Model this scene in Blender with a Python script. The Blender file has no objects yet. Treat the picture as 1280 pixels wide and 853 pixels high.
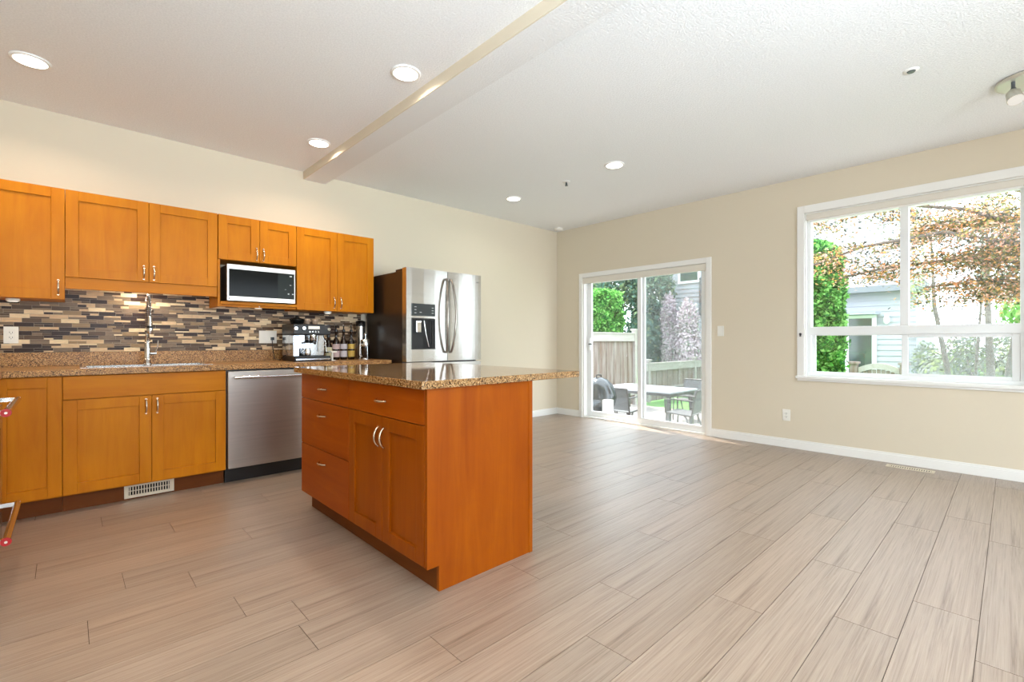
import bpy, bmesh, math, random
import numpy as np
from mathutils import Vector, Matrix
SC = bpy.context.scene
COL = SC.collection
PI = math.pi
rng = random.Random(7)

# ------------------------------------------------------------------ camera, world, sun, exposure
cam_d = bpy.data.cameras.new('camera')
cam_d.sensor_width = 36.0
cam_d.lens = 590.0 / 1280.0 * 36.0
cam_d.clip_start = 0.05
cam_d.clip_end = 200
cam = bpy.data.objects.new('camera', cam_d)
COL.objects.link(cam)
cam.location = (0, 0, 1.095)
cam.rotation_euler = (PI / 2, 0, math.atan2(0.7272, 0.6865) - PI / 2)
SC.camera = cam

SC.view_settings.view_transform = 'Standard'
SC.view_settings.look = 'None'
SC.view_settings.exposure = -0.32
SC.view_settings.gamma = 1.0
SC.view_settings.use_curve_mapping = False

world = bpy.data.worlds.new('sky')
SC.world = world
world.use_nodes = True
wn = world.node_tree
wn.nodes.clear()
wo = wn.nodes.new('ShaderNodeOutputWorld')
wb = wn.nodes.new('ShaderNodeBackground')
wb.inputs['Color'].default_value = (0.80, 0.91, 1.0, 1)
wb.inputs['Strength'].default_value = 8.0
wn.links.new(wb.outputs[0], wo.inputs[0])

sun_d = bpy.data.lights.new('sun', 'SUN')
sun_d.energy = 12.0
sun_d.angle = math.radians(0.6)
sun_d.color = (1.0, 0.93, 0.82)
sun = bpy.data.objects.new('sun', sun_d)
COL.objects.link(sun)
sun.location = (9, 9, 12)
sun.rotation_euler = Vector((-0.40, -1.0, -2.05)).to_track_quat('-Z', 'Y').to_euler()

DOWNLIGHT_W = 3.4
KITCHEN_W = 10.0
DOWNLIGHT_COL = (0.97, 0.96, 0.94)
KITCHEN_COL = (1.0, 0.83, 0.64)
REAR_W = 8.0
SIDE_W = 4.0
CEIL_FILL_W = 270.0


# fill lamp added behind the camera to brighten the ceiling
bl = bpy.data.lights.new('ceiling_fill_lamp', 'AREA')
bl.shape = 'DISK'
bl.size = 1.2
bl.energy = CEIL_FILL_W
bl.color = (0.74, 0.88, 1.0)
bl.spread = math.radians(105)
blo = bpy.data.objects.new('ceiling_fill_lamp', bl)
COL.objects.link(blo)
blo.location = (0.3, -2.7, 1.05)
blo.rotation_euler = Vector((0.20, 0.86, 1.0)).to_track_quat('-Z', 'Y').to_euler()


def portal(name, loc, rot, sx, sy):
    d = bpy.data.lights.new(name, 'AREA')
    d.shape = 'RECTANGLE'
    d.size, d.size_y = sx, sy
    d.cycles.is_portal = True
    o = bpy.data.objects.new(name, d)
    COL.objects.link(o)
    o.location = loc
    o.rotation_euler = rot


portal('sky_portal_door', (5.60, 3.33, 1.03), (0, PI / 2, 0), 2.0, 1.8)
portal('sky_portal_window', (5.60, 0.67, 1.52), (0, PI / 2, 0), 1.6, 1.5)


# ------------------------------------------------------------------ helpers
def lin(c):
    return tuple(((v / 255) / 12.92 if v / 255 <= 0.04045 else ((v / 255 + 0.055) / 1.055) ** 2.4) for v in c) + (1,)


MATS = {}


def mat(name, rgb, rough=0.5, metal=0.0, spec=0.5, coat=0.0, emit=None, estr=0.0, bump=None, var=None):
    """principled material; bump=(scale, strength); var=(scale xyz, rgb2, contrast)"""
    m = bpy.data.materials.new(name)
    m.use_nodes = True
    nt = m.node_tree
    b = nt.nodes['Principled BSDF']
    b.inputs['Base Color'].default_value = lin(rgb)
    b.inputs['Roughness'].default_value = rough
    b.inputs['Metallic'].default_value = metal
    b.inputs['Specular IOR Level'].default_value = spec
    b.inputs['Coat Weight'].default_value = coat
    b.inputs['Coat Roughness'].default_value = 0.15
    if emit:
        b.inputs['Emission Color'].default_value = lin(emit)
        b.inputs['Emission Strength'].default_value = estr
    tc = nt.nodes.new('ShaderNodeTexCoord')
    if bump:
        n = nt.nodes.new('ShaderNodeTexNoise')
        n.inputs['Scale'].default_value = bump[0]
        n.inputs['Detail'].default_value = 3
        bp = nt.nodes.new('ShaderNodeBump')
        bp.inputs['Strength'].default_value = bump[1]
        bp.inputs['Distance'].default_value = 0.01
        nt.links.new(tc.outputs['Object'], n.inputs['Vector'])
        nt.links.new(n.outputs['Fac'], bp.inputs['Height'])
        nt.links.new(bp.outputs[0], b.inputs['Normal'])
    if var:
        mp = nt.nodes.new('ShaderNodeMapping')
        mp.inputs['Scale'].default_value = var[0]
        n = nt.nodes.new('ShaderNodeTexNoise')
        n.inputs['Scale'].default_value = 1.0
        n.inputs['Detail'].default_value = 5
        n.inputs['Roughness'].default_value = 0.6
        r = nt.nodes.new('ShaderNodeValToRGB')
        k = var[2]
        r.color_ramp.elements[0].position = 0.5 - k
        r.color_ramp.elements[1].position = 0.5 + k
        r.color_ramp.elements[0].color = lin(rgb)
        r.color_ramp.elements[1].color = lin(var[1])
        nt.links.new(tc.outputs['Object'], mp.inputs[0])
        nt.links.new(mp.outputs[0], n.inputs['Vector'])
        nt.links.new(n.outputs['Fac'], r.inputs[0])
        nt.links.new(r.outputs[0], b.inputs['Base Color'])
    MATS[name] = m
    return m


def emitter(name, rgb, s):
    m = bpy.data.materials.new(name)
    m.use_nodes = True
    nt = m.node_tree
    nt.nodes.clear()
    o = nt.nodes.new('ShaderNodeOutputMaterial')
    e = nt.nodes.new('ShaderNodeEmission')
    e.inputs[0].default_value = lin(rgb)
    e.inputs[1].default_value = s
    nt.links.new(e.outputs[0], o.inputs[0])
    return m


def sheer(name, rgb, opacity, glossy=True, rough=0.02):
    """thin pane: mostly transparent with a little reflection or veil"""
    m = bpy.data.materials.new(name)
    m.use_nodes = True
    nt = m.node_tree
    nt.nodes.clear()
    o = nt.nodes.new('ShaderNodeOutputMaterial')
    t = nt.nodes.new('ShaderNodeBsdfTransparent')
    g = nt.nodes.new('ShaderNodeBsdfGlossy' if glossy else 'ShaderNodeBsdfDiffuse')
    g.inputs[0].default_value = lin(rgb)
    if glossy:
        g.inputs['Roughness'].default_value = rough
    x = nt.nodes.new('ShaderNodeMixShader')
    x.inputs[0].default_value = opacity
    nt.links.new(t.outputs[0], x.inputs[1])
    nt.links.new(g.outputs[0], x.inputs[2])
    nt.links.new(x.outputs[0], o.inputs[0])
    return m


ORIGIN = {}


class MB:
    def __init__(self, mapf=None):
        self.v, self.f, self.mi, self.sm = [], [], [], []
        self.cur = 0
        self.mapf = mapf

    def mat(self, i):
        self.cur = i
        return self

    def add(self, vs, fs, smooth=False):
        n = len(self.v)
        if self.mapf:
            vs = [self.mapf(*p) for p in vs]
        self.v += [tuple(p) for p in vs]
        self.f += [tuple(n + i for i in f) for f in fs]
        self.mi += [self.cur] * len(fs)
        self.sm += [smooth] * len(fs)
        return self

    def box(self, x0, y0, z0, x1, y1, z1):
        x0, x1 = min(x0, x1), max(x0, x1)
        y0, y1 = min(y0, y1), max(y0, y1)
        z0, z1 = min(z0, z1), max(z0, z1)
        vs = [(x, y, z) for x in (x0, x1) for y in (y0, y1) for z in (z0, z1)]
        return self.add(vs, [(0, 1, 3, 2), (4, 6, 7, 5), (0, 4, 5, 1), (2, 3, 7, 6), (0, 2, 6, 4), (1, 5, 7, 3)])

    def obox(self, c, ax, ay, az, hx, hy, hz):
        c = Vector(c)
        ax, ay, az = Vector(ax).normalized(), Vector(ay).normalized(), Vector(az).normalized()
        vs = [c + ax * hx * i + ay * hy * j + az * hz * k for i in (-1, 1) for j in (-1, 1) for k in (-1, 1)]
        return self.add(vs, [(0, 1, 3, 2), (4, 6, 7, 5), (0, 4, 5, 1), (2, 3, 7, 6), (0, 2, 6, 4), (1, 5, 7, 3)])

    def tube(self, pts, r, seg=10, cap=True):
        pts = [Vector(p) for p in pts]
        rs = r if isinstance(r, (list, tuple)) else [r] * len(pts)
        rings = []
        prev = None
        for i, p in enumerate(pts):
            a = pts[max(i - 1, 0)]
            b = pts[min(i + 1, len(pts) - 1)]
            d = (b - a).normalized() if (b - a).length > 1e-9 else Vector((0, 0, 1))
            if prev is None:
                u = d.orthogonal().normalized()
            else:
                u = (prev - d * prev.dot(d))
                u = u.normalized() if u.length > 1e-6 else d.orthogonal().normalized()
            prev = u
            w = d.cross(u)
            rings.append([p + (u * math.cos(2 * PI * k / seg) + w * math.sin(2 * PI * k / seg)) * rs[i] for k in range(seg)])
        vs = [q for rg in rings for q in rg]
        fs = []
        for i in range(len(pts) - 1):
            for k in range(seg):
                fs.append((i * seg + k, i * seg + (k + 1) % seg, (i + 1) * seg + (k + 1) % seg, (i + 1) * seg + k))
        self.add(vs, fs, True)
        if cap:
            self.add(rings[0], [tuple(range(seg))[::-1]])
            self.add(rings[-1], [tuple(range(seg))])
        return self

    def lathe(self, c, prof, seg=24, axis='z', smooth=True):
        """prof: list of (radius, height) along axis"""
        vs = []
        for r, h in prof:
            for k in range(seg):
                a = 2 * PI * k / seg
                q = (r * math.cos(a), r * math.sin(a), h)
                if axis == 'x':
                    q = (q[2], q[0], q[1])
                elif axis == 'y':
                    q = (q[0], q[2], q[1])
                vs.append((c[0] + q[0], c[1] + q[1], c[2] + q[2]))
        fs = []
        for i in range(len(prof) - 1):
            for k in range(seg):
                fs.append((i * seg + k, i * seg + (k + 1) % seg, (i + 1) * seg + (k + 1) % seg, (i + 1) * seg + k))
        self.add(vs, fs, smooth)
        self.add(vs[:seg], [tuple(range(seg))[::-1]])
        self.add(vs[-seg:], [tuple(range(seg))])
        return self

    def build(self, name, mats, parent=None, bevel=0.0, recalc=True):
        me = bpy.data.meshes.new(name)
        org = Vector((0, 0, 0))
        if parent is not None:
            org = ORIGIN[parent.name]
        else:
            a = np.array(self.v)
            org = Vector(((a[:, 0].min() + a[:, 0].max()) / 2, (a[:, 1].min() + a[:, 1].max()) / 2, a[:, 2].min()))
        vs = [(p[0] - org[0], p[1] - org[1], p[2] - org[2]) for p in self.v]
        me.from_pydata(vs, [], self.f)
        if not isinstance(mats, (list, tuple)):
            mats = [mats]
        for m in mats:
            me.materials.append(m)
        me.polygons.foreach_set('material_index', self.mi)
        me.polygons.foreach_set('use_smooth', self.sm)
        if recalc:
            bm = bmesh.new()
            bm.from_mesh(me)
            bmesh.ops.recalc_face_normals(bm, faces=bm.faces)
            bm.to_mesh(me)
            bm.free()
        me.update()
        o = bpy.data.objects.new(name, me)
        COL.objects.link(o)
        if parent is not None:
            o.parent = parent
        else:
            o.location = org
        ORIGIN[o.name] = org
        if bevel:
            md = o.modifiers.new('bevel', 'BEVEL')
            md.width = bevel
            md.segments = 2
            md.limit_method = 'ANGLE'
            md.angle_limit = math.radians(50)
        return o


def thing(name, loc, label, cat, group=None):
    o = bpy.data.objects.new(name, None)
    COL.objects.link(o)
    o.location = loc
    o.empty_display_size = 0.1
    ORIGIN[o.name] = Vector(loc)
    o['label'] = label
    o['category'] = cat
    if group:
        o['group'] = group
    return o


def tag(o, label, cat, group=None):
    o['label'] = label
    o['category'] = cat
    if group:
        o['group'] = group
    return o


def struct(o):
    o['kind'] = 'structure'
    return o


def copy_tree(o, parent=None):
    c = o.copy()
    COL.objects.link(c)
    if parent is not None:
        c.parent = parent
    for ch in [x for x in CHILD.get(o.name, [])]:
        copy_tree(ch, c)
    return c


CHILD = {}


def index_children():
    CHILD.clear()
    for o in SC.objects:
        if o.parent:
            CHILD.setdefault(o.parent.name, []).append(o)


def text_mesh(s, size, origin, right, up, depth=0.0006):
    """letters as an MB lying in the plane (right, up)"""
    cu = bpy.data.curves.new('t', 'FONT')
    cu.body = s
    cu.size = size
    cu.extrude = depth
    ob = bpy.data.objects.new('t', cu)
    COL.objects.link(ob)
    dg = bpy.context.evaluated_depsgraph_get()
    me = ob.evaluated_get(dg).to_mesh()
    right, up = Vector(right), Vector(up)
    nrm = right.cross(up)
    origin = Vector(origin)
    mb = MB()
    mb.add([origin + right * v.co.x + up * v.co.y + nrm * v.co.z for v in me.vertices], [tuple(p.vertices) for p in me.polygons])
    ob.evaluated_get(dg).to_mesh_clear()
    bpy.data.objects.remove(ob)
    bpy.data.curves.remove(cu)
    return mb


# ------------------------------------------------------------------ materials
M_wall = mat('cream_paint', (219, 208, 187), 0.85, spec=0.2, bump=(220, 0.05))
M_ceil = mat('stippled_ceiling', (242, 243, 243), 0.95, spec=0.1, bump=(95, 0.4), var=((110, 110, 110), (232, 233, 233), 0.12))
M_ceil_b = mat('stippled_beam', (230, 230, 229), 0.95, spec=0.1, bump=(95, 0.4))
M_trim = mat('white_trim', (240, 239, 235), 0.45, spec=0.4)
M_vinyl = mat('white_vinyl', (238, 240, 240), 0.4, spec=0.4)
M_cassette = mat('blind_cassette_white', (224, 218, 206), 0.5)
M_glass = sheer('window_glass', (255, 255, 255), 0.05)
M_screen = sheer('insect_screen', (190, 196, 198), 0.22, glossy=False)
M_steel = mat('brushed_steel', (205, 203, 198), 0.24, metal=1.0, var=((2, 2, 90), (190, 188, 184), 0.3))
M_steel_h = mat('dishwasher_steel', (196, 188, 180), 0.33, metal=1.0, var=((2, 2, 90), (180, 174, 168), 0.3))
M_chrome = mat('polished_chrome', (222, 222, 222), 0.1, metal=1.0)
M_nickel = mat('satin_nickel', (215, 200, 180), 0.22, metal=1.0)
M_black = mat('black_plastic', (20, 20, 21), 0.35)
M_blackg = mat('black_gloss', (14, 16, 15), 0.12, spec=0.15)
M_fside = mat('dark_fridge_side', (40, 30, 24), 0.32, spec=0.6)
M_grey = mat('grey_panel', (78, 82, 84), 0.3)
M_white = mat('white_plastic', (238, 236, 228), 0.4)
M_cream = mat('almond_metal', (226, 216, 196), 0.45)
M_darkvoid = mat('dark_void', (18, 16, 14), 0.9)
M_gap = mat('floor_seam', (78, 64, 54), 0.9)
M_lamp = emitter('lamp_diffuser', (255, 247, 232), 9.0)
M_puck = emitter('puck_diffuser', (255, 244, 226), 2.0)
M_red = mat('red_badge', (170, 20, 28), 0.3)


def wood_mat(name, a, b, c, axis):
    m = bpy.data.materials.new(name)
    m.use_nodes = True
    nt = m.node_tree
    p = nt.nodes['Principled BSDF']
    p.inputs['Roughness'].default_value = 0.40
    p.inputs['Specular IOR Level'].default_value = 0.16
    p.inputs['Coat Weight'].default_value = 0.0
    p.inputs['Coat Roughness'].default_value = 0.2
    tc = nt.nodes.new('ShaderNodeTexCoord')
    mp = nt.nodes.new('ShaderNodeMapping')
    s = [14, 14, 14]
    s[axis] = 1.3
    mp.inputs['Scale'].default_value = s
    n = nt.nodes.new('ShaderNodeTexNoise')
    n.inputs['Scale'].default_value = 1.0
    n.inputs['Detail'].default_value = 6
    n.inputs['Roughness'].default_value = 0.62
    n.inputs['Distortion'].default_value = 0.7
    r = nt.nodes.new('ShaderNodeValToRGB')
    r.color_ramp.elements[0].position = 0.30
    r.color_ramp.elements[0].color = lin(a)
    r.color_ramp.elements[1].position = 0.72
    r.color_ramp.elements[1].color = lin(c)
    e = r.color_ramp.elements.new(0.5)
    e.color = lin(b)
    n2 = nt.nodes.new('ShaderNodeTexNoise')
    n2.inputs['Scale'].default_value = 3.0
    n2.inputs['Detail'].default_value = 2
    mx = nt.nodes.new('ShaderNodeMix')
    mx.data_type = 'RGBA'
    mx.blend_type = 'MULTIPLY'
    mx.inputs[0].default_value = 0.35
    r2 = nt.nodes.new('ShaderNodeValToRGB')
    r2.color_ramp.elements[0].position = 0.35
    r2.color_ramp.elements[0].color = (0.72, 0.66, 0.6, 1)
    r2.color_ramp.elements[1].position = 0.65
    r2.color_ramp.elements[1].color = (1, 1, 1, 1)
    L = nt.links.new
    L(tc.outputs['Object'], mp.inputs[0])
    L(mp.outputs[0], n.inputs['Vector'])
    L(tc.outputs['Object'], n2.inputs['Vector'])
    L(n.outputs['Fac'], r.inputs[0])
    L(n2.outputs['Fac'], r2.inputs[0])
    L(r.outputs[0], mx.inputs[6])
    L(r2.outputs[0], mx.inputs[7])
    L(mx.outputs[2], p.inputs['Base Color'])
    return m


WA, WB, WC = (186, 108, 3), (195, 118, 6), (203, 128, 12)
M_wv = wood_mat('maple_vertical_grain', WA, WB, WC, 2)
M_wh = wood_mat('maple_horizontal_grain', WA, WB, WC, 0)
IA, IB, IC = (138, 62, 0), (147, 70, 1), (157, 80, 2)
M_iv = wood_mat('island_maple_vertical', IA, IB, IC, 2)
M_ih = wood_mat('island_maple_horizontal', (146, 62, 1), (155, 70, 3), (166, 80, 5), 1)
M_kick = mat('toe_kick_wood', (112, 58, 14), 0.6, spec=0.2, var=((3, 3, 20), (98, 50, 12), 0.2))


def granite(name, tint, rough=0.06, spec=0.6):
    m = bpy.data.materials.new(name)
    m.use_nodes = True
    nt = m.node_tree
    p = nt.nodes['Principled BSDF']
    p.inputs['Roughness'].default_value = rough
    p.inputs['Specular IOR Level'].default_value = spec
    tc = nt.nodes.new('ShaderNodeTexCoord')
    v = nt.nodes.new('ShaderNodeTexVoronoi')
    v.inputs['Scale'].default_value = 240
    n = nt.nodes.new('ShaderNodeTexNoise')
    n.inputs['Scale'].default_value = 120
    n.inputs['Detail'].default_value = 3
    n.inputs['Roughness'].default_value = 0.8
    sp = nt.nodes.new('ShaderNodeSeparateColor')
    r = nt.nodes.new('ShaderNodeValToRGB')
    cr = r.color_ramp
    cr.interpolation = 'CONSTANT'
    base = [(0.0, (58, 42, 30)), (0.12, (120, 90, 60)), (0.28, (176, 140, 96)), (0.55, (198, 164, 118)), (0.78, (224, 196, 152)), (0.92, (150, 116, 78))]
    cr.elements[0].position = 0
    cr.elements[0].color = lin(tuple(a * t for a, t in zip(base[0][1], tint)))
    cr.elements[1].position = base[1][0]
    cr.elements[1].color = lin(tuple(a * t for a, t in zip(base[1][1], tint)))
    for pos, c in base[2:]:
        e = cr.elements.new(pos)
        e.color = lin(tuple(a * t for a, t in zip(c, tint)))
    r2 = nt.nodes.new('ShaderNodeValToRGB')
    r2.color_ramp.elements[0].position = 0.38
    r2.color_ramp.elements[0].color = (0.45, 0.38, 0.3, 1)
    r2.color_ramp.elements[1].position = 0.52
    r2.color_ramp.elements[1].color = (1, 1, 1, 1)
    mx = nt.nodes.new('ShaderNodeMix')
    mx.data_type = 'RGBA'
    mx.blend_type = 'MULTIPLY'
    mx.inputs[0].default_value = 0.8
    L = nt.links.new
    L(tc.outputs['Object'], v.inputs['Vector'])
    L(tc.outputs['Object'], n.inputs['Vector'])
    L(v.outputs['Color'], sp.inputs[0])
    L(sp.outputs[0], r.inputs[0])
    L(n.outputs['Fac'], r2.inputs[0])
    L(r.outputs[0], mx.inputs[6])
    L(r2.outputs[0], mx.inputs[7])
    L(mx.outputs[2], p.inputs['Base Color'])
    return m


M_gran = granite('speckled_granite', (0.88, 0.84, 0.80))
M_gran_k = granite('speckled_granite_honed', (0.98, 0.89, 0.76), 0.32, 0.25)


def floor_mat():
    m = bpy.data.materials.new('laminate_planks')
    m.use_nodes = True
    nt = m.node_tree
    p = nt.nodes['Principled BSDF']
    p.inputs['Specular IOR Level'].default_value = 1.0
    p.inputs['Coat Weight'].default_value = 0.6
    p.inputs['Coat Roughness'].default_value = 0.38
    L = nt.links.new
    uv = nt.nodes.new('ShaderNodeUVMap')
    mp = nt.nodes.new('ShaderNodeMapping')
    mp.inputs['Scale'].default_value = (0.9, 7, 1)
    n = nt.nodes.new('ShaderNodeTexNoise')
    n.inputs['Scale'].default_value = 1.5
    n.inputs['Detail'].default_value = 7
    n.inputs['Roughness'].default_value = 0.65
    n.inputs['Distortion'].default_value = 2.2
    r = nt.nodes.new('ShaderNodeValToRGB')
    e = r.color_ramp.elements
    e[0].position = 0.30
    e[0].color = lin((116, 93, 74))
    e[1].position = 0.68
    e[1].color = lin((176, 158, 142))
    k = r.color_ramp.elements.new(0.47)
    k.color = lin((159, 139, 122))
    mp2 = nt.nodes.new('ShaderNodeMapping')
    mp2.inputs['Scale'].default_value = (3.5, 60, 1)
    n2 = nt.nodes.new('ShaderNodeTexNoise')
    n2.inputs['Scale'].default_value = 1.5
    n2.inputs['Detail'].default_value = 4
    n2.inputs['Distortion'].default_value = 1.0
    r2 = nt.nodes.new('ShaderNodeValToRGB')
    r2.color_ramp.elements[0].position = 0.30
    r2.color_ramp.elements[0].color = (0.55, 0.50, 0.45, 1)
    r2.color_ramp.elements[1].position = 0.55
    r2.color_ramp.elements[1].color = (1, 1, 1, 1)
    mx = nt.nodes.new('ShaderNodeMix')
    mx.data_type = 'RGBA'
    mx.blend_type = 'MULTIPLY'
    mx.inputs[0].default_value = 0.40
    at = nt.nodes.new('ShaderNodeAttribute')
    at.attribute_name = 'tone'
    mx2 = nt.nodes.new('ShaderNodeMix')
    mx2.data_type = 'RGBA'
    mx2.blend_type = 'MULTIPLY'
    mx2.inputs[0].default_value = 1.0
    L(uv.outputs[0], mp.inputs[0])
    L(uv.outputs[0], mp2.inputs[0])
    L(mp.outputs[0], n.inputs['Vector'])
    L(mp2.outputs[0], n2.inputs['Vector'])
    L(n.outputs['Fac'], r.inputs[0])
    L(n2.outputs['Fac'], r2.inputs[0])
    L(r.outputs[0], mx.inputs[6])
    L(r2.outputs[0], mx.inputs[7])
    L(mx.outputs[2], mx2.inputs[6])
    L(at.outputs['Color'], mx2.inputs[7])
    L(mx2.outputs[2], p.inputs['Base Color'])
    rr = nt.nodes.new('ShaderNodeMapRange')
    rr.inputs['To Min'].default_value = 0.38
    rr.inputs['To Max'].default_value = 0.50
    L(n2.outputs['Fac'], rr.inputs['Value'])
    L(rr.outputs[0], p.inputs['Roughness'])
    bp = nt.nodes.new('ShaderNodeBump')
    bp.inputs['Strength'].default_value = 0.12
    bp.inputs['Distance'].default_value = 0.003
    L(n2.outputs['Fac'], bp.inputs['Height'])
    L(bp.outputs[0], p.inputs['Normal'])
    return m


M_floor = floor_mat()

# ------------------------------------------------------------------ room shell
XW, YK, XL, YB, H = 5.394, 4.726, -0.92, -3.3, 2.74
TH = 0.15

# floor: individual planks 0.2 m wide with seams, in one mesh over a dark bed
ROW0 = 0.087
known = {0: 2.594, 1: 2.22, 2: 2.72, 3: 2.03, 4: 1.404, 5: 1.76, 7: 1.58, 6: 0.98, 8: 0.65, 10: 0.52, 11: 0.06, 12: 0.42, 9: 2.1}
PL = 1.41
fb = MB()
fb.cur = 1
fb.box(XL, YB, -0.12, XW, YK, -0.0035)
fb.cur = 0
planks = []
r0 = int(math.floor((YB - ROW0) / 0.2)) - 1
for k in range(r0, 30):
    ya, yb = ROW0 + 0.2 * k, ROW0 + 0.2 * (k + 1)
    ya, yb = max(ya, YB), min(yb, YK)
    if yb - ya < 0.01:
        continue
    j = known.get(k, (k * 0.557) % PL)
    x = j - PL * 4
    while x < XW:
        xa, xb = max(x, XL), min(x + PL, XW)
        if xb - xa > 0.01:
            planks.append((xa, ya, xb, yb))
        x += PL
g = 0.0011
me_data = []
for (xa, ya, xb, yb) in planks:
    fb.box(xa + g, ya + g, -0.0034, xb - g, yb - g, 0.0)
floor = struct(fb.build('floor', [M_floor, M_gap], recalc=False))
fm = floor.data
uvl = fm.uv_layers.new(name='UVMap')
tone = fm.color_attributes.new('tone', 'FLOAT_COLOR', 'CORNER')
oz = floor.location
ncol = len(fm.loops)
uvs = np.zeros((ncol, 2), 'f')
tn = np.ones((ncol, 4), 'f')
for pi_, poly in enumerate(fm.polygons):
    if pi_ < 6:
        continue
    pk = (pi_ - 6) // 6
    rr_ = random.Random(pk * 13 + 5)
    ox, oy = rr_.uniform(0, 40), rr_.uniform(0, 40)
    t = rr_.uniform(0.82, 0.97)
    w = rr_.uniform(-0.01, 0.03)
    for li in poly.loop_indices:
        co = fm.vertices[fm.loops[li].vertex_index].co
        uvs[li] = (co.x + ox, co.y + oy)
        tn[li] = (t + w, t, t - w, 1)
uvl.data.foreach_set('uv', uvs.ravel())
tone.data.foreach_set('color', tn.ravel())

struct(MB().box(XL - TH, YB - TH, H, XW + TH, YK + TH, H + 0.15).build('ceiling', M_ceil))
struct(MB().box(XL - TH, YK, -0.12, XW + TH, YK + TH, H).build('wall_back', M_wall))
LY0, LY1, LZ0, LZ1 = -2.75, -0.45, 0.8, 2.35
wl_ = MB().box(XL - TH, YB, -0.12, XL, LY0, H).box(XL - TH, LY1, -0.12, XL, YK, H).box(XL - TH, LY0, -0.12, XL, LY1, LZ0).box(XL - TH, LY0, LZ1, XL, LY1, H)
struct(wl_.build('wall_left', M_wall))
lw_ = MB()
for yy_ in (LY0, (LY0 + LY1) / 2 - 0.03, LY1 - 0.06):
    lw_.box(XL - 0.08, yy_, LZ0, XL - 0.03, yy_ + 0.06, LZ1)
lw_.box(XL - 0.08, LY0, LZ0, XL - 0.03, LY1, LZ0 + 0.06).box(XL - 0.08, LY0, LZ1 - 0.06, XL - 0.03, LY1, LZ1)
struct(lw_.build('added_window_3', M_vinyl))  # unseen window, added so light reaches the island's left face
# wall behind the camera; its wide window is unseen, added for light
RX0, RX1, RZ0, RZ1 = 0.2, 4.4, 0.25, 2.45
wf = MB()
wf.box(XL - TH, YB - TH, -0.12, RX0, YB, H).box(RX1, YB - TH, -0.12, XW + TH, YB, H)
wf.box(RX0, YB - TH, -0.12, RX1, YB, RZ0).box(RX0, YB - TH, RZ1, RX1, YB, H)
struct(wf.build('wall_front', M_wall))
fwn = MB()
for xx in (RX0, (RX0 + RX1) / 2 - 0.03, RX1 - 0.06):
    fwn.box(xx, YB - 0.1, RZ0, xx + 0.06, YB - 0.04, RZ1)
fwn.box(RX0, YB - 0.1, RZ0, RX1, YB - 0.04, RZ0 + 0.06).box(RX0, YB - 0.1, RZ1 - 0.06, RX1, YB - 0.04, RZ1)
struct(fwn.build('added_window_2', M_vinyl))
# fill lamp added at the unseen rear opening, tilted up to the ceiling
rl = bpy.data.lights.new('rear_fill_lamp', 'AREA')
rl.shape = 'RECTANGLE'
rl.size, rl.size_y = RX1 - RX0, RZ1 - RZ0
rl.energy = REAR_W
rl.color = (0.74, 0.87, 1.0)
rlo = bpy.data.objects.new('rear_fill_lamp', rl)
COL.objects.link(rlo)
rlo.location = ((RX0 + RX1) / 2, YB - 0.12, (RZ0 + RZ1) / 2)
rlo.rotation_euler = (PI / 2 + math.radians(62), 0, 0)
rl2 = bpy.data.lights.new('side_fill_lamp', 'AREA')  # fill lamp added on the unseen left side to light the island
rl2.shape = 'RECTANGLE'
rl2.size, rl2.size_y = 1.5, 2.2
rl2.energy = SIDE_W
rl2.color = (0.74, 0.87, 1.0)
rlo2 = bpy.data.objects.new('side_fill_lamp', rl2)
COL.objects.link(rlo2)
rlo2.location = (XL - 0.10, -1.6, 1.55)
rlo2.rotation_euler = (0, -PI / 2 - math.radians(35), 0)

# window wall with door and window openings
DY0, DY1, DZ1 = 2.43, 4.23, 2.0          # door opening
WY0, WY1, WZ0, WZ1 = -0.09, 1.43, 0.745, 2.375    # window opening
ww = MB()
X0, X1 = XW, XW + TH
ww.box(X0, YB - TH, -0.12, X1, WY0, H)
ww.box(X0, WY0, -0.12, X1, WY1, WZ0).box(X0, WY0, WZ1, X1, WY1, H)
ww.box(X0, WY1, -0.12, X1, DY0, H)
ww.box(X0, DY0, DZ1, X1, DY1, H).box(X0, DY0, -0.12, X1, DY1, -0.02)
ww.box(X0, DY1, -0.12, X1, YK + TH, H)
struct(ww.build('wall_right', M_wall))

# unseen slab added outside to keep the sun off the window
struct(MB().box(XW + TH, -8, 2.88, XW + TH + 0.50, 2.62, 3.0).build('sun_block_slab', M_trim))
# ceiling beam
bmx = MB().box(1.680, YB, 2.665, 1.885, YK, H)
bmx.mat(1).box(1.672, YB, 2.667, 1.680, YK, H)
struct(bmx.build('trim_1', [M_ceil_b, M_wall]))


def baseboard(name, x0, y0, x1, y1, nx, ny):
    """x0..x1 / y0..y1 run along the wall, (nx, ny) points into the room"""
    b = MB()
    t1, t2 = 0.014, 0.008
    def bx(t, za, zb):
        b.box(x0, y0, za, x1 + nx * t if nx else x1, y1 + ny * t if ny else y1, zb)
    bx(t1, 0, 0.075)
    bx(t2, 0.075, 0.092)
    return struct(b.build(name, M_trim, bevel=0.002))


baseboard('baseboard_back', 3.25, YK, XW, YK, 0, -1)
b = MB()
for ya, yb in ((YB, DY0 - 0.06), (DY1 + 0.06, YK)):
    b.box(XW - 0.014, ya, 0, XW, yb, 0.075).box(XW - 0.008, ya, 0.075, XW, yb, 0.092)
struct(b.build('baseboard_right', M_trim, bevel=0.002))

# ------------------------------------------------------------------ sliding door
dr = MB()
c0, c1 = XW - 0.018, XW
dr.box(c0, DY0 - 0.06, 0, c1, DY0, DZ1 + 0.062).box(c0, DY1, 0, c1, DY1 + 0.06, DZ1 + 0.062).box(c0, DY0, DZ1, c1, DY1, DZ1 + 0.062)
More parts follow.
